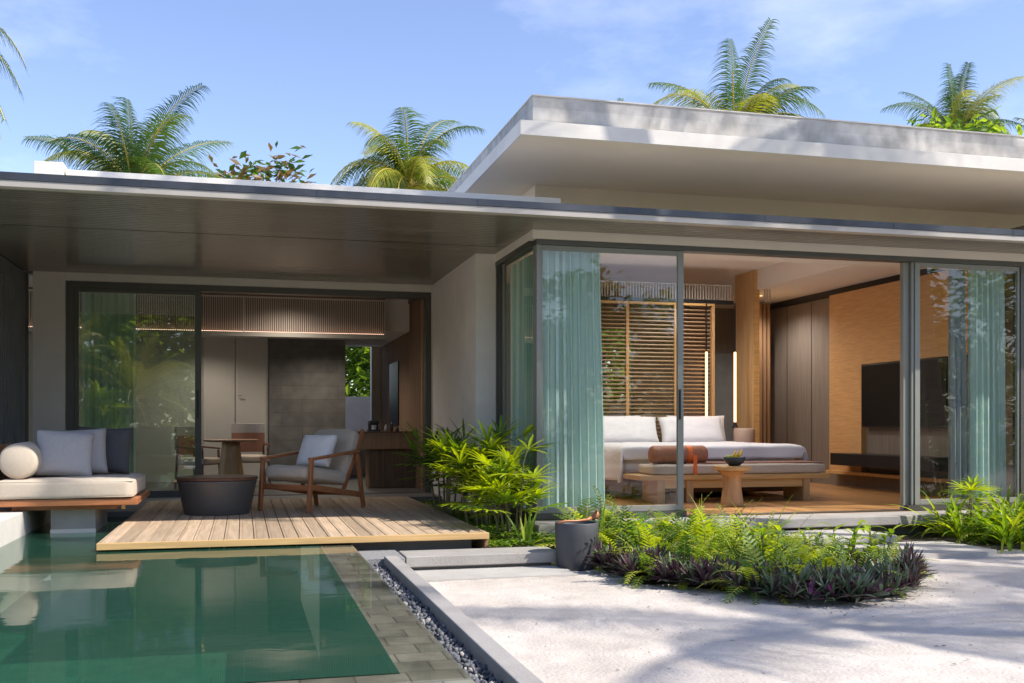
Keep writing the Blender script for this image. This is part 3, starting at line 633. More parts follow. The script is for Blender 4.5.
def pillow(name, loc, w, h, t, rot, m, label, group=None, seed=0, cat='pillow'):
    o = pillow_mb(w, h, t, seed=seed).build(name, m); o.location = loc; o.rotation_euler = rot
    sm_ = o.modifiers.new('weld', 'WELD'); sm_.merge_threshold = .0008
    return tag(o, label, cat, group)

# ------------------------------------------------------------ daybed
db = thing('daybed', (-1.55, 10.4, 0), 'low teak daybed with a cream mattress on a concrete plinth at the pool edge', 'daybed')
MB().box((-2.30, 9.82, .193), (-.93, 11.15, .252)).build('bed_platform', M['teak'], db, bevel=.006)
MB().box((-2.0, 9.95, .150), (-1.13, 11.0, .192)).build('under_rail', M['teak'], db)
MB().bar((-1.06, 9.93, .192), (-1.06, 9.93, .150), .03, .03).build('stop_block', M['oak'], db)
mtr = cushion_mb((-2.13, 9.80, .254), (-.965, 11.08, .425), .035, .012, 14).build('mattress', M['cream'], db)
pg = MB()
for zz in (.272, .409): pg.tube([(-2.12, 9.806, zz), (-.975, 9.806, zz), (-.971, 9.81, zz), (-.971, 11.07, zz)], .0045, 6)
pg.build('piping', M['cream'], mtr, smooth=True)
MB().box((-2.24, 9.95, .253), (-2.17, 11.1, .73)).build('side_board', M['teak'], db, bevel=.006)
MB().box((-1.685, 10.0, -1.0), (-1.31, 10.85, .149)).build('plinth', M['concrete'], db)
MB().box((-1.69, 9.995, -.085), (-1.305, 9.999, -.03)).build('plinth_trim', M['whitewall'], db)
bo = MB(); prof = []
def bolster_mb(p, q, r, n=32):
    p, q = Vector(p), Vector(q); L_ = (q - p).length; d_ = (q - p).normalized()
    ts = [0, .0, .012, .035, .5, .965, .988, 1.0, 1.0]; rs = [.0, .80, .93, 1.0, 1.012, 1.0, .93, .80, .0]
    return MB().tube([p + d_ * (L_ * t_) for t_ in (0, .001, .02, .05, .5, .95, .98, .999, 1.0)], [max(.001, r * k_) for k_ in rs], n)
tag(bolster_mb((-1.945, 9.90, .592), (-1.945, 10.62, .600), .160).build('bolster', M['cream'], smooth=True), 'round cream bolster lying at the left end of the daybed', 'bolster')
pillow('pillow', (-1.61, 10.20, .435), .50, .46, .19, (R(-24), R(5), R(14)), M['greyf'], 'light grey square pillow, frontmost of the three on the daybed', 'pillows on the daybed', 1)
pillow('pillow', (-1.50, 10.42, .44), .50, .46, .17, (R(-18), R(-3), R(4)), M['greyf2'], 'mid grey pillow half hidden behind the front pillow on the daybed', 'pillows on the daybed', 2)
pillow('pillow', (-1.34, 10.66, .44), .52, .47, .18, (R(-16), R(2), R(-6)), M['charf'], 'charcoal pillow at the back of the daybed', 'pillows on the daybed', 3)
# white wall flanking the pool
wb = MB().box((-2.75, 2.5, -.6), (-1.89, 11.25, .145))
tag(wb.build('pool_side_wall', M['whitewall'], bevel=.006), 'low white wall rising from the water below the left end of the daybed', 'wall')

# ------------------------------------------------------------ drum table
dt = thing('drum_table', (-.262, 11.0, 0), 'round dark grey drum table with a wooden lid on the deck', 'coffee table')
MB().lathe([(.300, .012), (.322, .0), (.326, .006), (.345, .08), (.397, .335), (.400, .345), (.385, .350), (.30, .350)], (-.262, 11.0, 0), 56).build('drum_body', M['drum'], dt, smooth=True)
MB().lathe([(.10, .3505), (.395, .3505), (.410, .356), (.410, .374), (.402, .382), (.10, .382)], (-.262, 11.0, 0), 56).build('lid', M['walnut'], dt, bevel=0)

# ------------------------------------------------------------ lounge chair (local: faces -Y)
ac = thing('armchair', (0, 0, 0), 'teak armchair with cream cushions standing on the deck', 'armchair')
W2 = .335
for sx in (-1, 1):
    x = sx * W2
    MB().bar((x, -.42, 0), (x, -.375, .545), .038, .050, (0, 1, 0)).build('leg', M['teak_z'], ac, bevel=.008)
    MB().bar((x, .50, 0), (x, .385, .60), .038, .046, (0, 1, 0)).build('leg', M['teak_z'], ac, bevel=.008)
    MB().bar((x, -.405, .555), (x, .41, .625), .056, .034).build('armrest', M['teak'], ac, bevel=.010)
    MB().bar((x * .985, -.40, .27), (x * .985, .49, .135), .028, .062).build('side_rail', M['teak'], ac, bevel=.005)
    MB().bar((x * .88, .20, .21), (x * .88, .545, .86), .026, .050, (0, 1, 0)).build('back_post', M['teak_z'], ac, bevel=.006)
MB().bar((-W2, -.385, .255), (W2, -.385, .255), .03, .06).build('front_rail', M['teak'], ac, bevel=.004)
MB().bar((-W2, .44, .15), (W2, .44, .15), .03, .05).build('rear_rail', M['teak'], ac, bevel=.004)
st = MB()
for k in range(7): st.bar((-.29, .25 + .043 * k, .32 + .082 * k), (.29, .25 + .043 * k, .32 + .082 * k), .012, .03)
st.build('back_slats', M['teak'], ac)
o = cushion_mb((-.30, -.40, -.065), (.30, .28, .072), .04, .018, 12).build('seat_cushion', M['cream'], ac); o.location = (0, 0, .358); o.rotation_euler = (R(-8), 0, 0)
o = cushion_mb((-.29, -.066, 0), (.29, .066, .55), .045, .02, 12).build('back_cushion', M['cream'], ac); o.location = (0, .235, .34); o.rotation_euler = (R(-25), 0, 0)
place(ac, (.705, 11.32, 0), R(-44))
ap = pillow('pillow', (.72, 11.28, .46), .46, .38, .15, (R(-24), R(0), R(-44)), M['whitef2'], 'white pillow propped in the teak armchair', seed=5)

# ------------------------------------------------------------ dining set inside
rt = thing('round_table', (-.17, 14.85, 0), 'round wooden table with a tapering pedestal inside the lounge', 'table')
MB().lathe([(.30, .672), (.36, .678), (.375, .69), (.375, .702), (.36, .708), (.05, .708)], (-.17, 14.85, 0), 40).build('tabletop', M['oak_brown'], rt)
MB().lathe([(.20, 0), (.20, .02), (.125, .60), (.12, .672)], (-.17, 14.85, 0), 40).build('pedestal', M['oak_z'], rt, smooth=True)
dc = thing('dining_chair', (0, 0, 0), 'dining chair with curved backrest behind the round table', 'dining chair', 'chairs at the round table')
for sx in (-1, 1):
    for yy in (-.22, .24): MB().bar((sx * .25, yy, 0), (sx * .22, yy * .9, .60 if yy > 0 else .58), .03, .03).build('leg', M['walnut'], dc, bevel=.006)
    MB().bar((sx * .24, -.22, .60), (sx * .24, .24, .63), .035, .025).build('armrest', M['walnut'], dc, bevel=.006)
cushion_mb((-.25, -.25, .36), (.25, .22, .46), .03, .01, 8).build('seat', M['cream'], dc)
bs = MB(); vs = []
for j in range(2):
    for i in range(13):
        a = (i / 12 - .5) * 1.9; vs += [(.30 * math.sin(a), .33 - .14 * (1 - math.cos(a)) * 2 + jj * .022, .56 + j * .37) for jj in (0, 1)]
fs = []
for i in range(12):
    a = i * 2; b_ = 26 + i * 2
    fs += [(a, a + 2, b_ + 2, b_), (a + 1, b_ + 1, b_ + 3, a + 3), (b_, b_ + 2, b_ + 3, b_ + 1), (a, a + 1, a + 3, a + 2)]
fs += [(0, 26, 27, 1), (24, 25, 51, 50)]
bs.add(vs, fs).build('backrest', M['greyf2'], dc, bevel=.012)
lb = MB(); vs2 = [(p[0] * .98, p[1] - .012 + (0 if k % 2 == 0 else -.006), p[2]) for k, p in enumerate(vs)]
vs2 = [(x, y, .50 if k < 26 else .79) for k, (x, y, z) in enumerate(vs2)]
lb.add(vs2, fs).build('back_sling', M['brownthrow'], dc)
place(dc, (.10, 15.62, 0), R(8), 1, 'dining chair with a brown sling back behind the round table, right of its pedestal')
dc2 = copy_tree(dc); place(dc2, (-.62, 15.3, 0), R(60), .95, 'dining chair mostly hidden at the left of the round table')

# vanity and things on it
vn = thing('vanity_counter', (2.0, 14.8, 0), 'wooden wall hung counter inside the lounge, below the window', 'counter')
MB().box((1.58, 14.65, .56), (2.415, 15.2, .795)).build('counter_box', M['oak_brown'], vn, bevel=.005)
MB().box((1.57, 14.64, .796), (2.415, 15.21, .815)).build('counter_top', M['walnut'], vn)
MB().box((1.75, 14.75, 0), (2.415, 15.2, .559)).build('cabinet_base', M['livewood'], vn)
cm = thing('coffee_machine', (1.80, 14.85, .815), 'small black coffee machine on the lounge counter', 'coffee machine')
MB().box((1.74, 14.80, .815), (1.92, 15.0, .84)).build('machine_base', M['black'], cm)
MB().box((1.76, 14.90, .841), (1.90, 15.0, .97)).build('machine_body', M['black'], cm, bevel=.01)
MB().box((1.76, 14.80, .925), (1.90, 14.899, .97)).build('brew_head', M['black'], cm, bevel=.01)
MB().lathe([(.03, .842), (.035, .90), (.036, .905)], (1.83, 14.85, 0), 16).build('cup', M['whitef'], cm)
for k, (xx, rr, hh) in enumerate(((2.0, .025, .10), (2.08, .02, .13), (2.16, .03, .07))):
    tag(MB().lathe([(rr * .8, 0), (rr, .01), (rr, hh * .7), (rr * .45, hh * .8), (rr * .4, hh)], (xx, 14.8, .815), 16).build('bottle', M[('greyf2', 'black', 'charf')[k]], smooth=True),
        ('grey bottle next to the coffee machine', 'slim black bottle, middle of the three on the counter', 'squat dark jar at the right end of the counter items')[k], 'bottle', 'bottles on the counter')

# ============================================================ BEDROOM FURNITURE
# louvred screen
ls_ = thing('louvre_screen', (5.4, 13.9, 0), 'tall screen of horizontal timber louvres behind the bed', 'screen')
lv = MB(); z = .10
while z < 2.64:
    lv.bar((4.2, 13.9, z), (6.68, 13.9, z), .045, .018, (0, .35, 1)); z += .058
lv.build('louvres', M['louvre'], ls_)
for xx in (4.16, 5.35, 6.10, 6.70): MB().box((xx, 13.865, .02), (xx + .045, 13.935, 2.665)).build('stile', M['oak_z'], ls_)
MB().box((4.16, 13.865, 2.666), (6.745, 13.935, 2.70)).build('top_rail', M['oak'], ls_)
cg = thing('ceiling_grille', (5.8, 13.9, 2.72), 'pale vertical slat grille hanging above the black rail over the louvres', 'grille')
MB().box((4.1, 13.86, 2.702), (7.05, 13.94, 2.755)).build('rail', M['black'], cg)
sg = MB(); x = 4.1
while x < 7.68:
    if not 7.02 < x < 7.54: sg.box((x, 13.885, 2.757), (x + .014, 13.915, 2.97))
    x += .044
sg.box((4.1, 13.885, 2.971), (7.02, 13.915, 2.985)).box((7.54, 13.885, 2.971), (7.69, 13.915, 2.985)); sg.build('slats', M['slat_w'], cg)
# pivoting oak panel (ceiling to floor)
pn = thing('oak_panel', (7.5, 14.3, 0), 'tall oak panel standing edge on between the bed and the taupe wall', 'panel')
MB().box((7.46, 14.0, 0), (7.53, 14.62, 3.245)).build('panel_leaf', M['oakpanel'], pn)
MB().box((7.45, 13.975, 0), (7.535, 13.999, 3.246)).build('edge_trim', M['oak'], pn)
# wardrobe slats right of the panel
wd = MB()
for k in range(4): wd.box((8.12 + k * .075, 15.2, .02), (8.165 + k * .075, 15.26, 2.9))
wd.box((8.11, 15.262, .02), (8.42, 15.30, 2.9))
tag(wd.build('slatted_partition', M['oak_brown']), 'brown slatted partition right of the tall oak panel', 'partition')
# bed
bed = thing('bed', (5.7, 12.7, 0), 'wide bed dressed in white linen facing the open front', 'bed')
MB().box((4.60, 11.80, .06), (6.78, 13.70, .30)).build('bed_base', M['walnut'], bed, bevel=.01)
cushion_mb((4.52, 11.72, .30), (6.84, 13.72, .58), .06, .01, 10).build('mattress', M['whitef'], bed)
def duvet():
    mb = MB(); nx, ny = 70, 60; x0, x1, y0, y1 = 4.44, 6.90, 11.66, 13.35; vs = []
    dropL, dropF = .42, .16
    for j in range(ny + 1):
        for i in range(nx + 1):
            s = -dropL + (x1 - x0 + dropL + .24) * i / nx; t = -dropF + (y1 - y0 + dropF) * j / ny
            def bend(q, lim, drop_sign=1):
                if q < 0: return 0 - .035 * min(1, -q / .1) , -(-q)
                return q, 0
            X = s; zx = 0
            Wd = x1 - x0
            if s < 0: X = -.03 * math.sin(min(1, -s / .12) * PI / 2) - .06 * (-s); zx = s * .97
            elif s > Wd: X = Wd + .03 * math.sin(min(1, (s - Wd) / .12) * PI / 2) + .10 * (s - Wd); zx = -(s - Wd) * .97
            Y = t; zy = 0
            if t < 0: Y = -.03 - .08 * (-t); zy = t * .97
            rd_ = min(1, max(0, min(s, Wd - s, t + .0) / .14)) if (0 < s < Wd and t > 0) else 0
            z = .645 + .022 * (1 - (1 - rd_) ** 2) + zx + zy * (1 if zx == 0 else .3)
            z += .010 * mnoise.noise((s * 2.5, t * 2.0, 1)) + .006 * mnoise.noise((s * 7, t * 5, 4))
            if s < 0: X += .035 * math.sin(t * 9 + 1) * (-s / dropL); 
            if t < 0: Y += .02 * math.sin(s * 8) * (-t / dropF)
            if j == ny: z -= .03
            vs.append((x0 + X, y0 + Y, max(z, .22)))
    W = nx + 1
    fs = [(j * W + i, j * W + i + 1, (j + 1) * W + i + 1, (j + 1) * W + i) for j in range(ny) for i in range(nx)]
    mb.add(vs, fs); return mb
dv = duvet().build('duvet', M['whitef'], bed, smooth=True)
so = dv.modifiers.new('thick', 'SOLIDIFY'); so.thickness = .03; so.offset = -1
for k, (xx, lab) in enumerate(((5.20, 'white bed pillow, nearest the corner curtain'), (6.22, 'white bed pillow, nearest the nightstand'))):
    pillow('pillow', (xx + .03, 13.50, .62), 1.0, .44, .24, (R(-24), 0, R(0)), M['whitef'], lab, 'front bed pillows', 10 + k)
for k, (xx, lab) in enumerate(((5.06, 'white bed pillow leaning behind the one nearest the corner curtain'), (6.38, 'white bed pillow leaning behind the one nearest the nightstand'))):
    pillow('pillow', (xx + .03, 13.70, .62), .92, .44, .20, (R(-14), 0, R(0)), M['whitef'], lab, 'rear bed pillows', 14 + k)
# bench at the foot of the bed
bn = thing('bed_bench', (5.64, 11.3, 0), 'long honey oak bench with a cream seat pad at the foot of the bed', 'bench')
MB().box((4.42, 11.04, .268), (6.90, 11.56, .325)).build('bench_top', M['oak'], bn, bevel=.004)
MB().box((4.72, 11.08, .17), (6.60, 11.105, .266)).build('apron', M['oak'], bn)
for xx in (4.66, 5.02, 6.55):
    MB().box((xx, 11.06, 0), (xx + .09, 11.54, .267)).build('leg', M['oak_z'], bn, bevel=.004)
cushion_mb((4.60, 11.06, .327), (6.86, 11.54, .445), .03, .006, 12).build('seat_pad', M['cream'], bn)
MB().box((5.05, 11.10, .446), (6.84, 11.56, .462)).build('throw', M['brownthrow'], bn, bevel=.006)
tb = thing('leather_bolster', (4.97, 11.28, .55), 'rust leather bolster with an orange strap on the left end of the bench', 'bolster')
bolster_mb((4.66, 11.28, .558), (5.36, 11.28, .558), .108).build('bolster_body', M['rust'], tb, smooth=True)
MB().tube([(5.10, 11.28, .558), (5.155, 11.28, .558)], .112, 32).build('strap', M['strap'], tb, smooth=False)
MB().box((5.105, 11.045, .30), (5.15, 11.056, .56)).build('strap_tail', M['strap'], tb)
# pedestal side table and fruit bowl
pt_ = thing('pedestal_table', (5.33, 10.52, 0), 'hourglass oak side table in front of the bench', 'side table')
MB().lathe([(.125, 0), (.13, .008), (.125, .05), (.105, .20), (.098, .29), (.105, .335), (.15, .385), (.17, .40)], (5.33, 10.52, 0), 40).build('pedestal', M['oak_z'], pt_, smooth=True)
MB().lathe([(.16, .401), (.205, .404), (.21, .412), (.208, .445), (.20, .452), (.05, .452)], (5.33, 10.52, 0), 40).build('tabletop', M['oak'], pt_)
tag(MB().lathe([(.05, .453), (.06, .456), (.10, .49), (.125, .55), (.118, .55), (.092, .498), (.04, .468)], (5.35, 10.5, 0), 36).build('bowl', M['bowl'], smooth=True), 'charcoal bowl standing on the hourglass side table', 'bowl')
fb_ = MB()
for k in range(5):
    a = -1.1 + k * .45; c0 = Vector((5.35 + .05 * math.cos(a * 2), 10.48 + .02 * k, .53))
    fb_.tube([c0 + Vector((-.05 + .012 * k, 0, -.02)), c0 + Vector((-.015 + .01 * k, 0, .022)), c0 + Vector((.02 + .012 * k, .0, .05)), c0 + Vector((.035 + .012 * k, 0, .10))], [.010, .017, .016, .005], 8)
tag(fb_.build('bananas', M['banana'], smooth=True), 'bunch of yellow bananas in the charcoal bowl', 'fruit')
for k, (xx, yy) in enumerate(((5.28, 10.47), (5.30, 10.55))):
    tag(MB().lathe([(.005, -.03), (.022, -.02), (.03, 0), (.022, .02), (.005, .03)], (xx, yy, .545), 16).build('lime', M['greenfruit'], smooth=True), ('front lime at the left side of the bowl', 'rear lime at the left side of the bowl')[k], 'fruit', 'limes in the bowl')
ns = thing('nightstand', (6.93, 13.5, 0), 'clay coloured rounded nightstand right of the bed', 'nightstand')
MB().lathe([(.14, 0), (.155, .01), (.155, .80), (.15, .84), (.14, .86), (.02, .86)], (7.06, 13.55, 0), 32).build('stand_body', M['pink'], ns, smooth=True)
MB().box((6.905, 13.393, .35), (7.2, 13.3955, .355)).build('drawer_line', M['black'], ns)
for xx, lab, yy in ((6.57, 'glowing bar pendant in front of the louvres, left of the two', 13.78), (7.00, 'glowing bar pendant above the nightstand, right of the two', 13.72)):
    lm = thing('pendant_lamp', (xx, yy, .7), lab, 'lamp', 'bar lamps beside the bed')
    MB().box((xx - .013, yy - .013, .95), (xx + .013, yy + .013, 1.98)).build('light_bar', M['lampglow'], lm)
    MB().box((xx - .008, yy - .008, 1.981), (xx + .008, yy + .008, 2.70)).build('rod', M['black'], lm)
    MB().lathe([(.05, 0), (.05, .01), (.03, .03), (.02, .08)], (xx, yy, .868), 16).build('lamp_foot', M['black'], lm)
for k, (xx, yy, zz, lab) in enumerate(((5.2, 12.2, 3.249, 'small recessed ceiling light above the bed'), (6.3, 13.0, 3.249, 'small recessed ceiling light nearest the tall oak panel'), (4.2, 11.6, 3.249, 'small recessed ceiling light near the corner curtain'), (7.9, 14.6, 2.949, 'small recessed ceiling light in the lowered strip by the television wall'))):
    dl = thing('downlight', (xx, yy, zz), lab, 'ceiling light', 'recessed bedroom lights')
    MB().lathe([(.030, -.002), (.045, -.006), (.048, 0)], (xx, yy, zz), 20).build('ring', M['slat_w'], dl)
    MB().lathe([(.001, -.0065), (.026, -.007)], (xx, yy, zz), 16).build('lens', M['lampglow'], dl)
    la = bpy.data.lights.new('downlight_lamp', 'SPOT'); la.energy = 50; la.color = (1, .93, .87); la.spot_size = R(150); la.spot_blend = .8; la.shadow_soft_size = .05
    lo = bpy.data.objects.new('downlight_lamp', la); COL.objects.link(lo); lo.parent = dl; lo.location = (0, 0, -.03)
# tv wall
tw = thing('tv_wall_panel', (8.6, 12, .19), 'honey oak ribbed panel mounted on the right bedroom wall around the television', 'wall panel')
MB().box((8.50, 12.80, .19), (8.646, 13.62, 2.845)).box((8.50, 10.2, 1.77), (8.646, 12.799, 2.845)).build('upper_panel', M['oak_wall'], tw)
MB().box((8.58, 10.2, .19), (8.646, 12.799, 1.769)).build('recess_panel', M['taupe'], tw)
MB().box((8.44, 10.2, .19), (8.579, 13.62, .235)).build('bottom_shelf', M['oak'], tw)
tv = thing('television', (8.5, 11.85, .9), 'large black flat television on the oak wall panel', 'television')
MB().box((8.47, 10.95, .88), (8.579, 12.75, 1.755)).build('tv_body', M['black'], tv, bevel=.006)
MB().box((8.4665, 10.97, .90), (8.4695, 12.73, 1.735)).build('display', M['screen'], tv)
tag(MB().box((8.20, 10.9, .335), (8.579, 13.12, .505)).build('media_shelf', M['black'], bevel=.006), 'long black floating shelf below the television', 'shelf')
# potted pot with ladle
pp = thing('water_pot', (2.62, 7.90, SZ), 'tall charcoal water pot standing at the end of the concrete slab', 'pot')
MB().lathe([(.10, -.02), (.150, 0), (.160, .012), (.170, .10), (.176, .25), (.177, .382), (.174, .388), (.158, .388), (.155, .378), (.155, .34)], (2.62, 7.90, SZ), 56).build('pot_body', M['pot'], pp, smooth=True)
MB().lathe([(.01, .3395), (.154, .3400)], (2.62, 7.90, SZ), 40).build('water_fill', M['screen'], pp)
ldl = thing('wooden_ladle', (2.62, 7.90, .13), 'reddish wooden ladle laid across the rim of the water pot', 'ladle')
MB().tube([(2.44, 7.83, .133), (2.50, 7.835, .145), (2.60, 7.85, .143), (2.70, 7.87, .148), (2.735, 7.875, .165)], [.010, .009, .009, .011, .014], 10).build('handle', M['ladle'], ldl, smooth=True)
bw = MB(); vs = []
nA, nB = 20, 8
cen = Vector((2.765, 7.88, .185)); axl = Euler((0, R(-55), 0)).to_matrix()
for rr_, off in ((.045, 0), (.040, .004)):
    for b_ in range(nB + 1):
        ph_ = (PI / 2) * b_ / nB
        for a_ in range(nA):
            th_ = 2 * PI * a_ / nA
            vs.append(cen + axl @ Vector((rr_ * math.cos(th_) * math.cos(ph_) * .95, rr_ * math.sin(th_) * math.cos(ph_), -rr_ * math.sin(ph_) * .75 + off)))
fs = []
for sh in (0, (nB + 1) * nA):
    for b_ in range(nB):
        for a_ in range(nA):
            q = (sh + b_ * nA + a_, sh + b_ * nA + (a_ + 1) % nA, sh + (b_ + 1) * nA + (a_ + 1) % nA, sh + (b_ + 1) * nA + a_)
            fs.append(q if sh == 0 else q[::-1])
for a_ in range(nA): fs.append((a_, (nB + 1) * nA + a_, (nB + 1) * nA + (a_ + 1) % nA, (a_ + 1) % nA))
bw.add(vs, fs).build('scoop', M['ladle'], ldl, smooth=True)

# ============================================================ PLANTS
def blade(mb, base, d, L, w, droop, seg=4, mi=0, fold=.25, tip=.12, wb=.35):
    """arching strap leaf: strip with a keel"""
    base = Vector(base); d = Vector(d).normalized(); side = d.cross(Vector((0, 0, 1)))
    side = side.normalized() if side.length > 1e-3 else Vector((1, 0, 0))
    vs = []; p = base.copy(); cur = d.copy()
    for i in range(seg + 1):
        t = i / seg
        ww = w * (wb + (1 - wb) * math.sin(min(1, t * 1.9) * PI / 2)) if t < .55 else w * (1 - (t - .55) / .45 * (1 - tip))
        up = side.cross(cur).normalized()
        vs += [p - side * ww / 2 + up * fold * ww / 2, p, p + side * ww / 2 + up * fold * ww / 2]
        p = p + cur * (L / seg); cur = (cur + Vector((0, 0, -droop / seg))).normalized()
    fs = []
    for i in range(seg):
        a = i * 3; fs += [(a, a + 1, a + 4, a + 3), (a + 1, a + 2, a + 5, a + 4)]
    mb.add(vs, fs, mi)
def frond(mb, base, d, L, droop, pairs, ll, lw, mi=0, mir=None, hang=.35, fwd=.55, seg=2, start=.14, rr=.012, rd=random, lift=.15, peak=.42, roll=0):
    base = Vector(base); cur = Vector(d).normalized(); side = cur.cross(Vector((0, 0, 1)))
    side = side.normalized() if side.length > 1e-3 else Vector((1, 0, 0)); K = 12
    if roll: side = Matrix.Rotation(roll, 3, cur) @ side
    pts = [base]; dirs = [cur]
    for i in range(K):
        pts.append(pts[-1] + cur * (L / K)); cur = (cur + Vector((0, 0, -droop / K * (1 + i / K)))).normalized(); dirs.append(cur)
    if mir is not None: mb.tube(pts, [rr * (1 - .85 * i / K) for i in range(K + 1)], 4, mir, cap=False)
    for k in range(pairs):
        t = start + (1 - start) * (k + .5) / pairs; f_ = t * K; i = min(K - 1, int(f_)); p = pts[i].lerp(pts[i + 1], f_ - i); dd = dirs[i]
        up = side.cross(dd).normalized()
        prof = math.sin(min(1, ((t - start) / (1 - start) + .12) / (peak + .12)) * PI / 2) if t < start + peak * (1 - start) else 1 - .72 * ((t - start) / (1 - start) - peak) / (1 - peak)
        for sg_ in (-1, 1):
            l_ = ll * prof * rd.uniform(.85, 1.1)
            dl = (side * sg_ + dd * (fwd + .6 * t) + up * lift + Vector((0, 0, rd.uniform(-.12, .05)))).normalized()
            wv = dd * (lw / 2)
            q0 = p; vs = [q0 - wv * .5, q0 + wv * .5]; c2 = dl
            for s_i in range(seg):
                q0 = q0 + c2 * (l_ / seg); c2 = (c2 + Vector((rd.uniform(-.1, .1), rd.uniform(-.1, .1), -hang * rd.uniform(.6, 1.5)))).normalized()
                wt = 1 - (s_i + 1) / seg
                wt = .9 if s_i == 0 and seg > 1 else max(.08, wt)
                vs += [q0 - wv * wt, q0 + wv * wt]
            mb.add(vs, [(2 * a, 2 * a + 1, 2 * a + 3, 2 * a + 2) for a in range(seg)], mi)

# --- ferns
def fern_proto(seed, n=15, L=.46):
    rd = random.Random(seed); mb = MB()
    for k in range(n):
        az = rd.uniform(0, 2 * PI); el = rd.uniform(.45, 1.35)
        d_ = (math.cos(az) * math.cos(el), math.sin(az) * math.cos(el), math.sin(el))
        frond(mb, (math.cos(az) * .02, math.sin(az) * .02, 0), d_, L * rd.uniform(.65, 1.15), rd.uniform(.8, 1.7), 15, .092 * rd.uniform(.8, 1.2), .019, rd.choice((0, 0, 0, 1, 1, 2)), 3, .12, .25, 2, .08, .003, rd, .1, .35)
    return mb
random.seed(21)
FG = 'ferns filling the planting bed'
fl_ = 'bright green arching fern among the others in the planting bed'
fprot = []
for s in range(4):
    o = fern_proto(100 + s, 15 + s).build('fern', [M['fern1'], M['fern2'], M['fern3'], M['rachis']]); tag(o, fl_, 'fern', FG); fprot.append(o)
spots = []
tries = 0
BEDI = [(cx_ + (x - cx_) * .93, cy_ + (y - cy_) * .95) for x, y in BED]
while len(spots) < 62 and tries < 9000:
    tries += 1; x = random.uniform(2.7, 5.0); y = random.uniform(5.7, 8.95)
    if not inpoly(x, y, BEDI): continue
    if y < 6.75 and (x < 3.3 or y < 6.2): continue
    if any((x - a) ** 2 + (y - b) ** 2 < .19 ** 2 for a, b in spots): continue
    if (x - 2.62) ** 2 + (y - 7.9) ** 2 < .30 ** 2: continue
    spots.append((x, y))
for i, (x, y) in enumerate(spots):
    o = fprot[i] if i < 4 else fprot[i % 4].copy()
    if i >= 4: COL.objects.link(o)
    place(o, (x, y, SZ + .035), random.uniform(0, 6.28), random.uniform(.72, 1.1) * (1.25 if y > 7.6 else .98) * (.74 if x > 4.25 else 1), None, FG, (random.uniform(-.1, .1), random.uniform(-.1, .1)))
# --- broad bright leafed plants standing among the ferns
def leafy_stem(seed, n=5, H=.42, ll=.16, lw=.05, per=9):
    rd = random.Random(seed); mb = MB()
    for s in range(n):
        az = rd.uniform(0, 6.28); lean = rd.uniform(.05, .35); h = H * rd.uniform(.7, 1.1)
        pts = [Vector((.03 * math.cos(az), .03 * math.sin(az), 0)) + Vector((math.cos(az) * lean, math.sin(az) * lean, 1)) * h * t for t in (0, .5, 1)]
        mb.tube(pts, [.006, .005, .003], 5, 2)
        for k in range(per):
            t = .25 + .75 * k / (per - 1); p = pts[0].lerp(pts[2], t); a = az + k * 2.4
            blade(mb, p, (math.cos(a), math.sin(a), rd.uniform(.3, .9)), ll * rd.uniform(.7, 1.1), lw * rd.uniform(.8, 1.1), rd.uniform(.5, 1.2), 4, rd.choice((0, 1)), .2)
    return mb
lp = leafy_stem(5).build('leafy_plant', [M['fern1'], M['fern2'], M['stemg']])
LG = 'broad leaved plants among the ferns'
lpos = [(3.75, 6.85, .95), (3.35, 7.1, .8), (4.35, 6.75, .9), (4.72, 6.9, .85), (4.2, 7.6, .75), (3.1, 7.7, .8), (4.5, 7.5, .65)]
for i, (x, y, s) in enumerate(lpos):
    o = lp if i == 0 else lp.copy()
    if i: COL.objects.link(o)
    tag(o, 'upright broad leaved plant rising among the bed ferns', 'plant', LG); place(o, (x, y, SZ + .04), i * 1.3, s)
# --- tall strap plants behind the pot
def strap_clump(seed, n, L, w, mats, spread=.5, droop=1.2, lo=.6, hi=1.4):
    rd = random.Random(seed); mb = MB()
    for k in range(n):
        az = rd.uniform(0, 6.28); el = rd.uniform(lo, hi)
        blade(mb, (.03 * math.cos(az), .03 * math.sin(az), 0), (math.cos(az) * math.cos(el), math.sin(az) * math.cos(el), math.sin(el)), L * rd.uniform(.6, 1.1), w * rd.uniform(.7, 1.15), droop * rd.uniform(.4, 1.4), 6, rd.choice(mats), .3)
    return mb
sc0 = strap_clump(9, 9, .60, .045, (0, 1, 1), lo=.95, hi=1.5, droop=.7).build('strap_leaf_plant', [M['fern1'], M['fern2']])
tag(sc0, 'upright strap leaved plant right behind the charcoal pot', 'plant'); place(sc0, (2.93, 8.35, SZ), .4)
o = sc0.copy(); COL.objects.link(o); tag(o, 'low strap leaved plant just left of the charcoal pot', 'plant'); place(o, (2.36, 8.50, -.13), 2.0, .62)
# long arching frond plants over the bed
ab = strap_clump(12, 8, .95, .022, (0,), lo=.9, hi=1.3, droop=1.9).build('arching_grass', [M['fern1']])
AL = ('near the pot end of the fern bed', 'in the middle of the fern bed', 'behind the middle of the fern bed', 'at the step side of the fern bed', 'at the front of the fern bed')
for i, (x, y, s) in enumerate(((3.1, 7.9, .62), (3.75, 7.6, .8), (3.9, 8.3, .7), (4.3, 7.9, .75), (3.6, 6.9, .6))):
    o = ab if i == 0 else ab.copy()
    if i: COL.objects.link(o)
    tag(o, 'long arching grass blades ' + AL[i], 'grass plant'); place(o, (x, y, SZ + .03), i * 2.2, s)
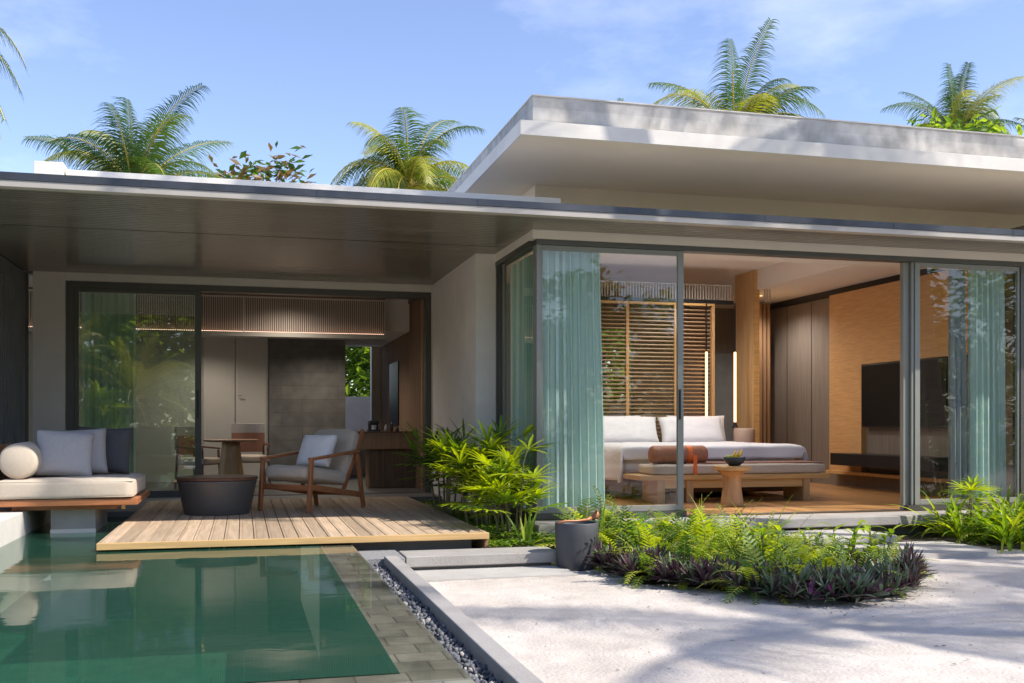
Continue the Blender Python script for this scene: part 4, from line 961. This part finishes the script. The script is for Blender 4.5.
# --- purple border (boat lily)
def rhoeo(seed, n=34):
    rd = random.Random(seed); mb = MB()
    for c in range(3):
        ox, oy = rd.uniform(-.06, .06), rd.uniform(-.06, .06)
        for k in range(n // 3 + 4):
            az = rd.uniform(0, 6.28); el = rd.uniform(.25, 1.35)
            mi = rd.choice((0, 0, 2, 1, 1)) if el < .9 else rd.choice((1, 1, 2, 0))
            if rd.random() < .035: mi = 3
            blade(mb, (ox + .015 * math.cos(az), oy + .015 * math.sin(az), .03 + .05 * (el / 1.35)), (math.cos(az) * math.cos(el), math.sin(az) * math.cos(el), math.sin(el)), rd.uniform(.095, .165), rd.uniform(.022, .034), rd.uniform(.2, .7), 4, mi, .45)
    return mb
RG = 'purple boat lilies edging the planting bed'
rps = [rhoeo(200 + s).build('boat_lily', [M['rho1'], M['rho2'], M['rho3'], M['rho4']]) for s in range(4)]
rps += [rhoeo(300 + s).build('boat_lily', [M['rho1'], M['rho1'], M['rho2'], M['rho4']]) for s in range(2)]
border = [(2.80, 7.62), (2.80, 6.98), (3.12, 6.45), (3.42, 5.98), (3.85, 5.82), (4.40, 6.06), (4.93, 6.78), (4.95, 7.05)]
random.seed(31); rp_ = []
acc = []
for (a, b) in zip(border, border[1:]):
    L_ = math.dist(a, b); n_ = max(1, round(L_ / .13))
    for k in range(n_):
        t = k / n_; dx, dy = (b[0] - a[0]) / L_, (b[1] - a[1]) / L_
        for row in range(3):
            x = a[0] + (b[0] - a[0]) * t - dy * row * .15 + random.uniform(-.05, .05); y = a[1] + (b[1] - a[1]) * t + dx * row * .15 + random.uniform(-.05, .05)
            acc.append((x, y))
used = set()
for i, (x, y) in enumerate(acc):
    q = (4 + i % 2) if x < 3.2 else i % 4
    if x > 4.3 and i % 3 == 0: q = 4 + i % 2
    o = rps[q] if q not in used else rps[q].copy()
    if q in used: COL.objects.link(o)
    used.add(q)
    tag(o, 'small purple and grey green boat lily in the border of the planting bed', 'boat lily', RG)
    place(o, (x, y, SZ + .02), random.uniform(0, 6.28), random.uniform(.85, 1.2), None, RG, (random.uniform(-.15, .15), random.uniform(-.15, .15)))

# --- fan (lady) palms
def fan_palm(seed, stems, H, mats, leafR=.24, fl=8, spread=.25, w=.030, hmin=.45):
    rd = random.Random(seed); mb = MB(); st_ = MB()
    for s in range(stems):
        az = rd.uniform(0, 6.28); r_ = spread * rd.uniform(.1, 1); h = H * rd.uniform(hmin, 1.0)
        b0 = Vector((r_ * math.cos(az) * .5, r_ * math.sin(az) * .5, 0)); top = Vector((r_ * math.cos(az), r_ * math.sin(az), h))
        st_.tube([b0, b0.lerp(top, .5) + Vector((0, 0, .02)), top], [.011, .010, .007], 6)
        nl = rd.randint(fl - 2, fl + 1)
        for k in range(nl):
            a = rd.uniform(0, 6.28); el = rd.uniform(-.1, 1.1); pl = rd.uniform(.10, .28)
            dd = Vector((math.cos(a) * math.cos(el), math.sin(a) * math.cos(el), math.sin(el)))
            s0 = top - Vector((0, 0, rd.uniform(0, .35) * h)); hub = s0 + dd * pl + Vector((0, 0, -.02))
            st_.tube([s0, s0.lerp(hub, .5) + Vector((0, 0, .015)), hub], [.0035, .003, .0025], 4)
            sd = dd.cross(Vector((0, 0, 1))).normalized(); nrm = sd.cross(dd).normalized(); nf = rd.randint(7, 10); mi = rd.choice(mats); lr = leafR * rd.uniform(.75, 1.1)
            for f_ in range(nf):
                an = (f_ / (nf - 1) - .5) * 3.6
                fd = dd * math.cos(an) + sd * math.sin(an) + nrm * .10
                blade(mb, hub, fd, lr * (1 - .18 * abs(an) / 1.8), w, .42, 4, mi, .35, .35, .3)
    return mb, st_
def fan(seed, stems, H, mats, loc, label, **k):
    mb, st_ = fan_palm(seed, stems, H, mats, **k)
    t = thing('fan_palm', (0, 0, 0), label, 'palm')
    mb.build('leaves', [M['rh1'], M['rh2'], M['rh3']], t); st_.build('stems', M['stemg'], t)
    t.location = loc; return t
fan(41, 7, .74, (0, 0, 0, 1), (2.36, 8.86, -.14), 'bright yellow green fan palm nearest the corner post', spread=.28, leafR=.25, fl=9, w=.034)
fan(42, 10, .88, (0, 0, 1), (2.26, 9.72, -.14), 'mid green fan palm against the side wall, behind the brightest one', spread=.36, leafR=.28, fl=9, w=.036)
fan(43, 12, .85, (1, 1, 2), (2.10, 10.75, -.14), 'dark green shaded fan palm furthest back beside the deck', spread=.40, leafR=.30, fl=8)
fan(44, 6, 1.05, (1, 2), (8.35, 8.55, SZ), 'green fan palm at the right edge in front of the aqua curtain', spread=.22, leafR=.30, fl=7, hmin=.7)
fan(45, 2, .62, (0, 1), (7.00, 8.62, SZ), 'small fan palm in front of the right glass door', spread=.12, leafR=.22, fl=5, hmin=.8)
# right border: strap clumps
SG = 'strap leaved clumps in the right border'
random.seed(51)
sp0 = [strap_clump(60 + s, 32, .58, .040, (0, 1, 1), lo=.4, hi=1.4, droop=1.7).build('strap_leaf_clump', [M['fern1'], M['fern2'], M['fern3']]) for s in range(3)]
cl_ = [(6.95, 8.12), (7.35, 7.98), (8.15, 8.0), (8.6, 8.35), (7.75, 8.4), (7.3, 8.4), (8.95, 8.35), (6.78, 8.52), (7.6, 8.9), (7.15, 8.12), (7.55, 8.16), (7.95, 8.12), (8.35, 8.2), (8.8, 8.1), (6.85, 8.85), (7.15, 8.62), (7.5, 8.62), (7.95, 8.6), (8.4, 8.6), (8.85, 8.6), (7.75, 8.9)]
for i, (x, y) in enumerate(cl_):
    o = sp0[i % 3] if i < 3 else sp0[i % 3].copy()
    if i >= 3: COL.objects.link(o)
    tag(o, 'bright green strap leaved clump in the border below the right glass door', 'plant', SG)
    place(o, (x, y, SZ + .04), random.uniform(0, 6), random.uniform(.85, 1.15))
for i, (x, y) in enumerate(((7.0, 8.3), (7.45, 8.15), (7.9, 8.35), (8.3, 8.1), (8.75, 8.2), (7.2, 8.8), (8.1, 8.8))):
    o = fprot[i % 4].copy(); COL.objects.link(o); tag(o, 'arching fern among the strap leaved clumps of the right border', 'fern', 'ferns in the right border')
    place(o, (x, y, SZ + .04), i * 1.1, 1.1)
# groundcover beside the deck
random.seed(61); gc = MB()
for k in range(5200):
    x = random.uniform(2.03, 2.70); y = 8.42 + 5.0 * random.random() ** 1.2; z = -.125 + random.uniform(0, .085) * (1 if y > 8.7 else .6)
    a = random.uniform(0, 6.28); s = random.uniform(.014, .030); e = Euler((random.uniform(-.6, .6), random.uniform(-.6, .6), a)).to_matrix()
    gc.add([e @ Vector(p) * s + Vector((x, y, z)) for p in ((0, -1, 0), (.6, 0, .12), (0, 1, 0), (-.6, 0, .12))], [(0, 1, 2, 3)], random.choice((0, 1, 1, 2)))
tag(gc.build('ground_cover', [M['fern2'], M['rh2'], M['rh3']]), None, None, None, 'stuff')
# fallen leaf litter by the beds
lt = MB()
for k in range(420):
    t = random.random(); i = random.randrange(len(border) - 1); a, b = border[i], border[i + 1]
    x = a[0] + (b[0] - a[0]) * t; y = a[1] + (b[1] - a[1]) * t; L_ = math.dist(a, b); dx, dy = (b[0] - a[0]) / L_, (b[1] - a[1]) / L_
    o_ = abs(random.gauss(.04, .13)); x += dy * o_; y -= dx * o_
    s = random.uniform(.004, .012); e = Euler((random.uniform(-.4, .4), random.uniform(-.4, .4), random.uniform(0, 6))).to_matrix()
    lt.add([e @ Vector(p) * s + Vector((x, y, sandz(x, y) + .006)) for p in ((0, -1.3, 0), (.5, 0, .1), (0, 1.3, 0), (-.5, 0, .1))], [(0, 1, 2, 3)])
for k in range(140):
    x = random.uniform(1.4, 8.5); y = random.uniform(3.2, 8.0)
    s = random.uniform(.004, .014); e = Euler((random.uniform(-.4, .4), random.uniform(-.4, .4), random.uniform(0, 6))).to_matrix()
    lt.add([e @ Vector(p) * s + Vector((x, y, sandz(x, y) + .006)) for p in ((0, -1.3, 0), (.5, 0, .1), (0, 1.3, 0), (-.5, 0, .1))], [(0, 1, 2, 3)])
tag(lt.build('leaf_litter', M['soil']), None, None, None, 'stuff')

# ============================================================ PALM TREES, TREES
def coconut(seed, crown, base, label, L=3.4, n=20, droop=1.2, yellow=.3, group=None, trunk_r=.14, el_lo=-.25, pairs=64):
    rd = random.Random(seed); t = thing('palm_tree', base, label, 'palm tree', group)
    c = Vector(crown); b = Vector(base); tm = MB(); pts = [b.lerp(c, k / 10) + Vector((.25 * math.sin(k / 10 * PI), 0, 0)) * (1 if seed % 2 else -1) for k in range(11)]
    tm.tube(pts, [trunk_r * (1.35 if k == 0 else 1 - .03 * k) for k in range(11)], 14).build('trunk', M['bark'], t, smooth=True)
    mb = MB()
    for k in range(n):
        az = k * 2.399 + rd.uniform(-.25, .25); f_ = k / (n - 1); el = el_lo + (1.30 - el_lo) * f_ + rd.uniform(-.12, .12)
        mi = 1 if rd.random() < yellow else (0 if rd.random() < .6 else 2)
        if k in (1, 3): mi = 4; el = -.55
        frond(mb, c + Vector((0, 0, .1 * f_)), (math.cos(az) * math.cos(el), math.sin(az) * math.cos(el), math.sin(el)), L * rd.uniform(.8, 1.05), droop * rd.uniform(.6, 1.5) * (.7 + .5 * math.cos(el)), pairs, L * rd.uniform(.27, .33), L * .0115, mi, 3, rd.uniform(.28, .5), .22, 4, .10, .028, rd, .0, .35, rd.uniform(-.9, .9))
    mb.build('crown', [M['palm1'], M['palm2'], M['palm3'], M['rachis'], M['brownleaf']], t)
    return t
PG = 'coconut palms behind the villa'
coconut(1, (-2.35, 24.0, 5.9), (-2.9, 24.0, SZ), 'coconut palm rising behind the low roof near the left edge', 2.85, 38, 1.2, .25, PG)
coconut(2, (4.1, 26.0, 6.9), (4.6, 26.5, SZ), 'coconut palm behind the low roof, just left of the upper roof', 3.0, 38, 1.35, .35, PG)
coconut(3, (11.2, 22.0, 7.35), (11.8, 22.5, SZ), 'large coconut palm behind the middle of the upper roof', 2.95, 46, 1.5, .25, PG)
coconut(4, (20.4, 26.0, 9.3), (20.9, 26.5, SZ), 'coconut palm behind the right part of the upper roof', 2.6, 38, 1.35, .25, PG)
coconut(5, (-4.75, 16.0, 6.1), (-5.4, 16.5, SZ), 'near coconut palm whose fronds hang in from the left edge', 2.2, 26, 1.6, .3, PG)
coconut(6, (22.2, 24.0, 7.9), (22.7, 24.5, SZ), 'coconut palm with only frond tips showing at the right edge above the roof', 2.6, 18, 1.2, .1, PG)
coconut(8, (12.7, 34.0, 9.6), (12.5, 34.5, SZ), 'distant coconut palm with one frond above the upper roof', 2.6, 16, 1.2, .1, PG)
# leaning trunk at right edge; crown high out of view
coconut(7, (4.8, 7.3, 9.2), (7.50, 6.9, SZ), 'tall coconut palm whose trunk passes the top right corner', 3.2, 18, 1.2, .3, None, .13, -.2)
# palms to the right and behind the camera that dapple the sand
coconut(11, (8.9, 1.6, 6.6), (9.6, 1.0, SZ), 'coconut palm right of the camera shading the sand', 2.6, 11, 1.3, .3, None, .13, -.2)
coconut(14, (9.0, 6.5, 8.4), (10.6, 5.4, SZ), 'coconut palm right of the villa front shading the upper roof edge', 2.6, 14, 1.3, .3, None, .13, -.2)
coconut(12, (12.3, 2.6, 7.0), (13.0, 1.6, SZ), 'coconut palm further right shading the sand', 2.6, 10, 1.3, .3, None, .13, -.2)

def tree(seed, loc, H, rad, mats, label, cat='tree', name='leafy_tree', leaf=.13, n=2600, group=None, crown_lo=.25, blobs=26, asp=1.5):
    rd = random.Random(seed); t = thing(name, (0, 0, 0), label, cat, group); tm = MB(); mb = MB(); cs = []
    for k in range(blobs):
        a = rd.uniform(0, 6.28); z = crown_lo + (1 - crown_lo) * rd.random(); r_ = rad * math.sqrt(rd.random()) * (1 - .35 * abs(z - .6)); cs.append(Vector((r_ * math.cos(a), r_ * math.sin(a), z * H)))
    tm.tube([(0, 0, 0), (.05, .03, H * .35), (.0, .08, H * .6), (.05, .0, H * .85)], [H * .022, H * .018, H * .012, H * .004], 8)
    for c in cs[:14]: tm.tube([(0.02, .03, c.z * .55), (c.x * .5, c.y * .5, c.z * .8), tuple(c)], [H * .008, H * .005, H * .002], 5)
    for k in range(n):
        c = rd.choice(cs); q = Vector((rd.gauss(0, 1), rd.gauss(0, 1), rd.gauss(0, .8))) * rad * .20 + c
        q.z = max(.08, q.z)
        s = leaf * rd.uniform(.6, 1.3); e = Euler((rd.uniform(-.9, .9), rd.uniform(-.9, .9), rd.uniform(0, 6.28))).to_matrix()
        mb.add([e @ Vector(p) * s + q for p in ((0, -1 * asp / 1.5, 0), (.42, 0, .12), (0, 1 * asp / 1.5, -.1), (-.42, 0, .12))], [(0, 1, 2, 3)], rd.choice(mats))
    tm.build('trunk', M['bark'], t, smooth=True); mb.build('crown', [M['shrub1'], M['shrub2'], M['shrub3'], M['brownleaf']], t)
    t.location = loc; return t
tree(71, (.05, 30, SZ), 8.6, 1.5, (3, 3, 0, 2), 'reddish brown leaved tree top between the two left palms', leaf=.16, n=1500, crown_lo=.72)
tree(73, (7.7, 21.6, SZ), 4.4, 1.7, (1, 1, 0), 'bright green tree seen through the louvres', leaf=.15, n=6000)
tree(74, (2.8, 23.0, SZ), 4.6, 1.6, (1, 0, 0, 2), 'green tree seen through the rear lounge window', leaf=.13, n=7000)
o = tree(75, (19.0, 24.5, SZ), 9.35, 1.6, (1, 1, 0), 'bright leafy tree top below the right hand palm', leaf=.17, n=1600, crown_lo=.8)
gw = MB().box((-8, 19.9, SZ), (14, 20.05, 1.45))
tag(gw.build('garden_wall', M['whitewall']), 'pale garden wall seen through the rear windows', 'wall')
# garden behind the camera, mirrored in the glass
random.seed(81); BG = 'trees in the garden facing the villa'
tp = [tree(90, (-4.2, -4.8, SZ), 5.6, 1.5, (0, 1, 1, 2), 'broad leafy tree in the garden facing the villa', leaf=.17, n=1500, group=BG, crown_lo=.05, blobs=34),
      tree(91, (-1.9, -5.8, SZ), 5.0, 1.5, (1, 1, 0), 'light green bushy tree in the garden facing the villa', leaf=.15, n=1700, group=BG, crown_lo=.05, blobs=34),
      tree(92, (.8, -6.2, SZ), 5.6, 1.7, (2, 0, 0), 'dark leafy tree in the garden facing the villa', leaf=.20, n=3000, group=BG, crown_lo=.05, blobs=34)]
for i, (x, y, s) in enumerate(((-6.8, -2.2, .8), (-9.5, -2.5, .9), (-3.0, -4.5, 1.0), (3.6, -3.2, .6), (6.3, -2.6, .55), (8.6, -3.2, .75), (11.2, -2.8, .7), (14, -3.3, .9), (17.5, -2.8, .8), (21, -2.5, .9), (-8, -5.5, 1.0), (25, 0, 1.0), (-12, 1, 1.0), (-13, 5, 1.0))):
    o = copy_tree(tp[i % 3]); place(o, (x, y - 3.5, SZ), i * 1.7, s * 1.15)
    o['label'] = tp[i % 3]['label']
for i, (x, y, h) in enumerate(((-2.9, -2.6, 1.6), (-4.7, -2.3, 2.5), (-6.3, -3.0, 1.9), (9.8, -3.2, 2.1), (17.6, -3.0, 2.3))):
    coconut(500 + i, (x, y, h), (x + .1, y - .1, SZ), ('third', 'second', 'leftmost', 'fourth', 'rightmost')[i] + ' of the row of young coconut palms in the garden facing the villa', 2.0, 22, 1.0, .4, 'young palms in the garden', .07, .1, 40)
for i, (x, y) in enumerate(((-3.6, -1.2), (-5.6, -1.0), (14.0, -2.0))):
    fan(400 + i, 9, 2.1, (0, 1, 1), (x, y, SZ), ('tall fan palm left of the camera, second from the pool', 'tall fan palm left of the camera, furthest from the pool', 'tall fan palm far right of the camera')[i], spread=.6, leafR=.55, fl=9, w=.06)

random.seed(95); hm = MB()
for k in range(9000):
    x = random.uniform(-16, 30); y = -12 + random.gauss(0, .8); top = 3.8 + .9 * mnoise.noise((x * .35, 0, 2)) + .8 * mnoise.noise((x * 1.3, 0, 5)); z = SZ + top * random.random()
    s_ = random.uniform(.16, .34); e = Euler((random.uniform(-.9, .9), random.uniform(-.9, .9), random.uniform(0, 6.28))).to_matrix()
    hm.add([e @ Vector(p) * s_ + Vector((x, y, z)) for p in ((0, -1, 0), (.45, 0, .12), (0, 1, -.1), (-.45, 0, .12))], [(0, 1, 2, 3)], random.choice((0, 0, 1, 2)))
tag(hm.build('garden_thicket', [M['shrub1'], M['shrub2'], M['shrub3']]), None, None, None, 'stuff')
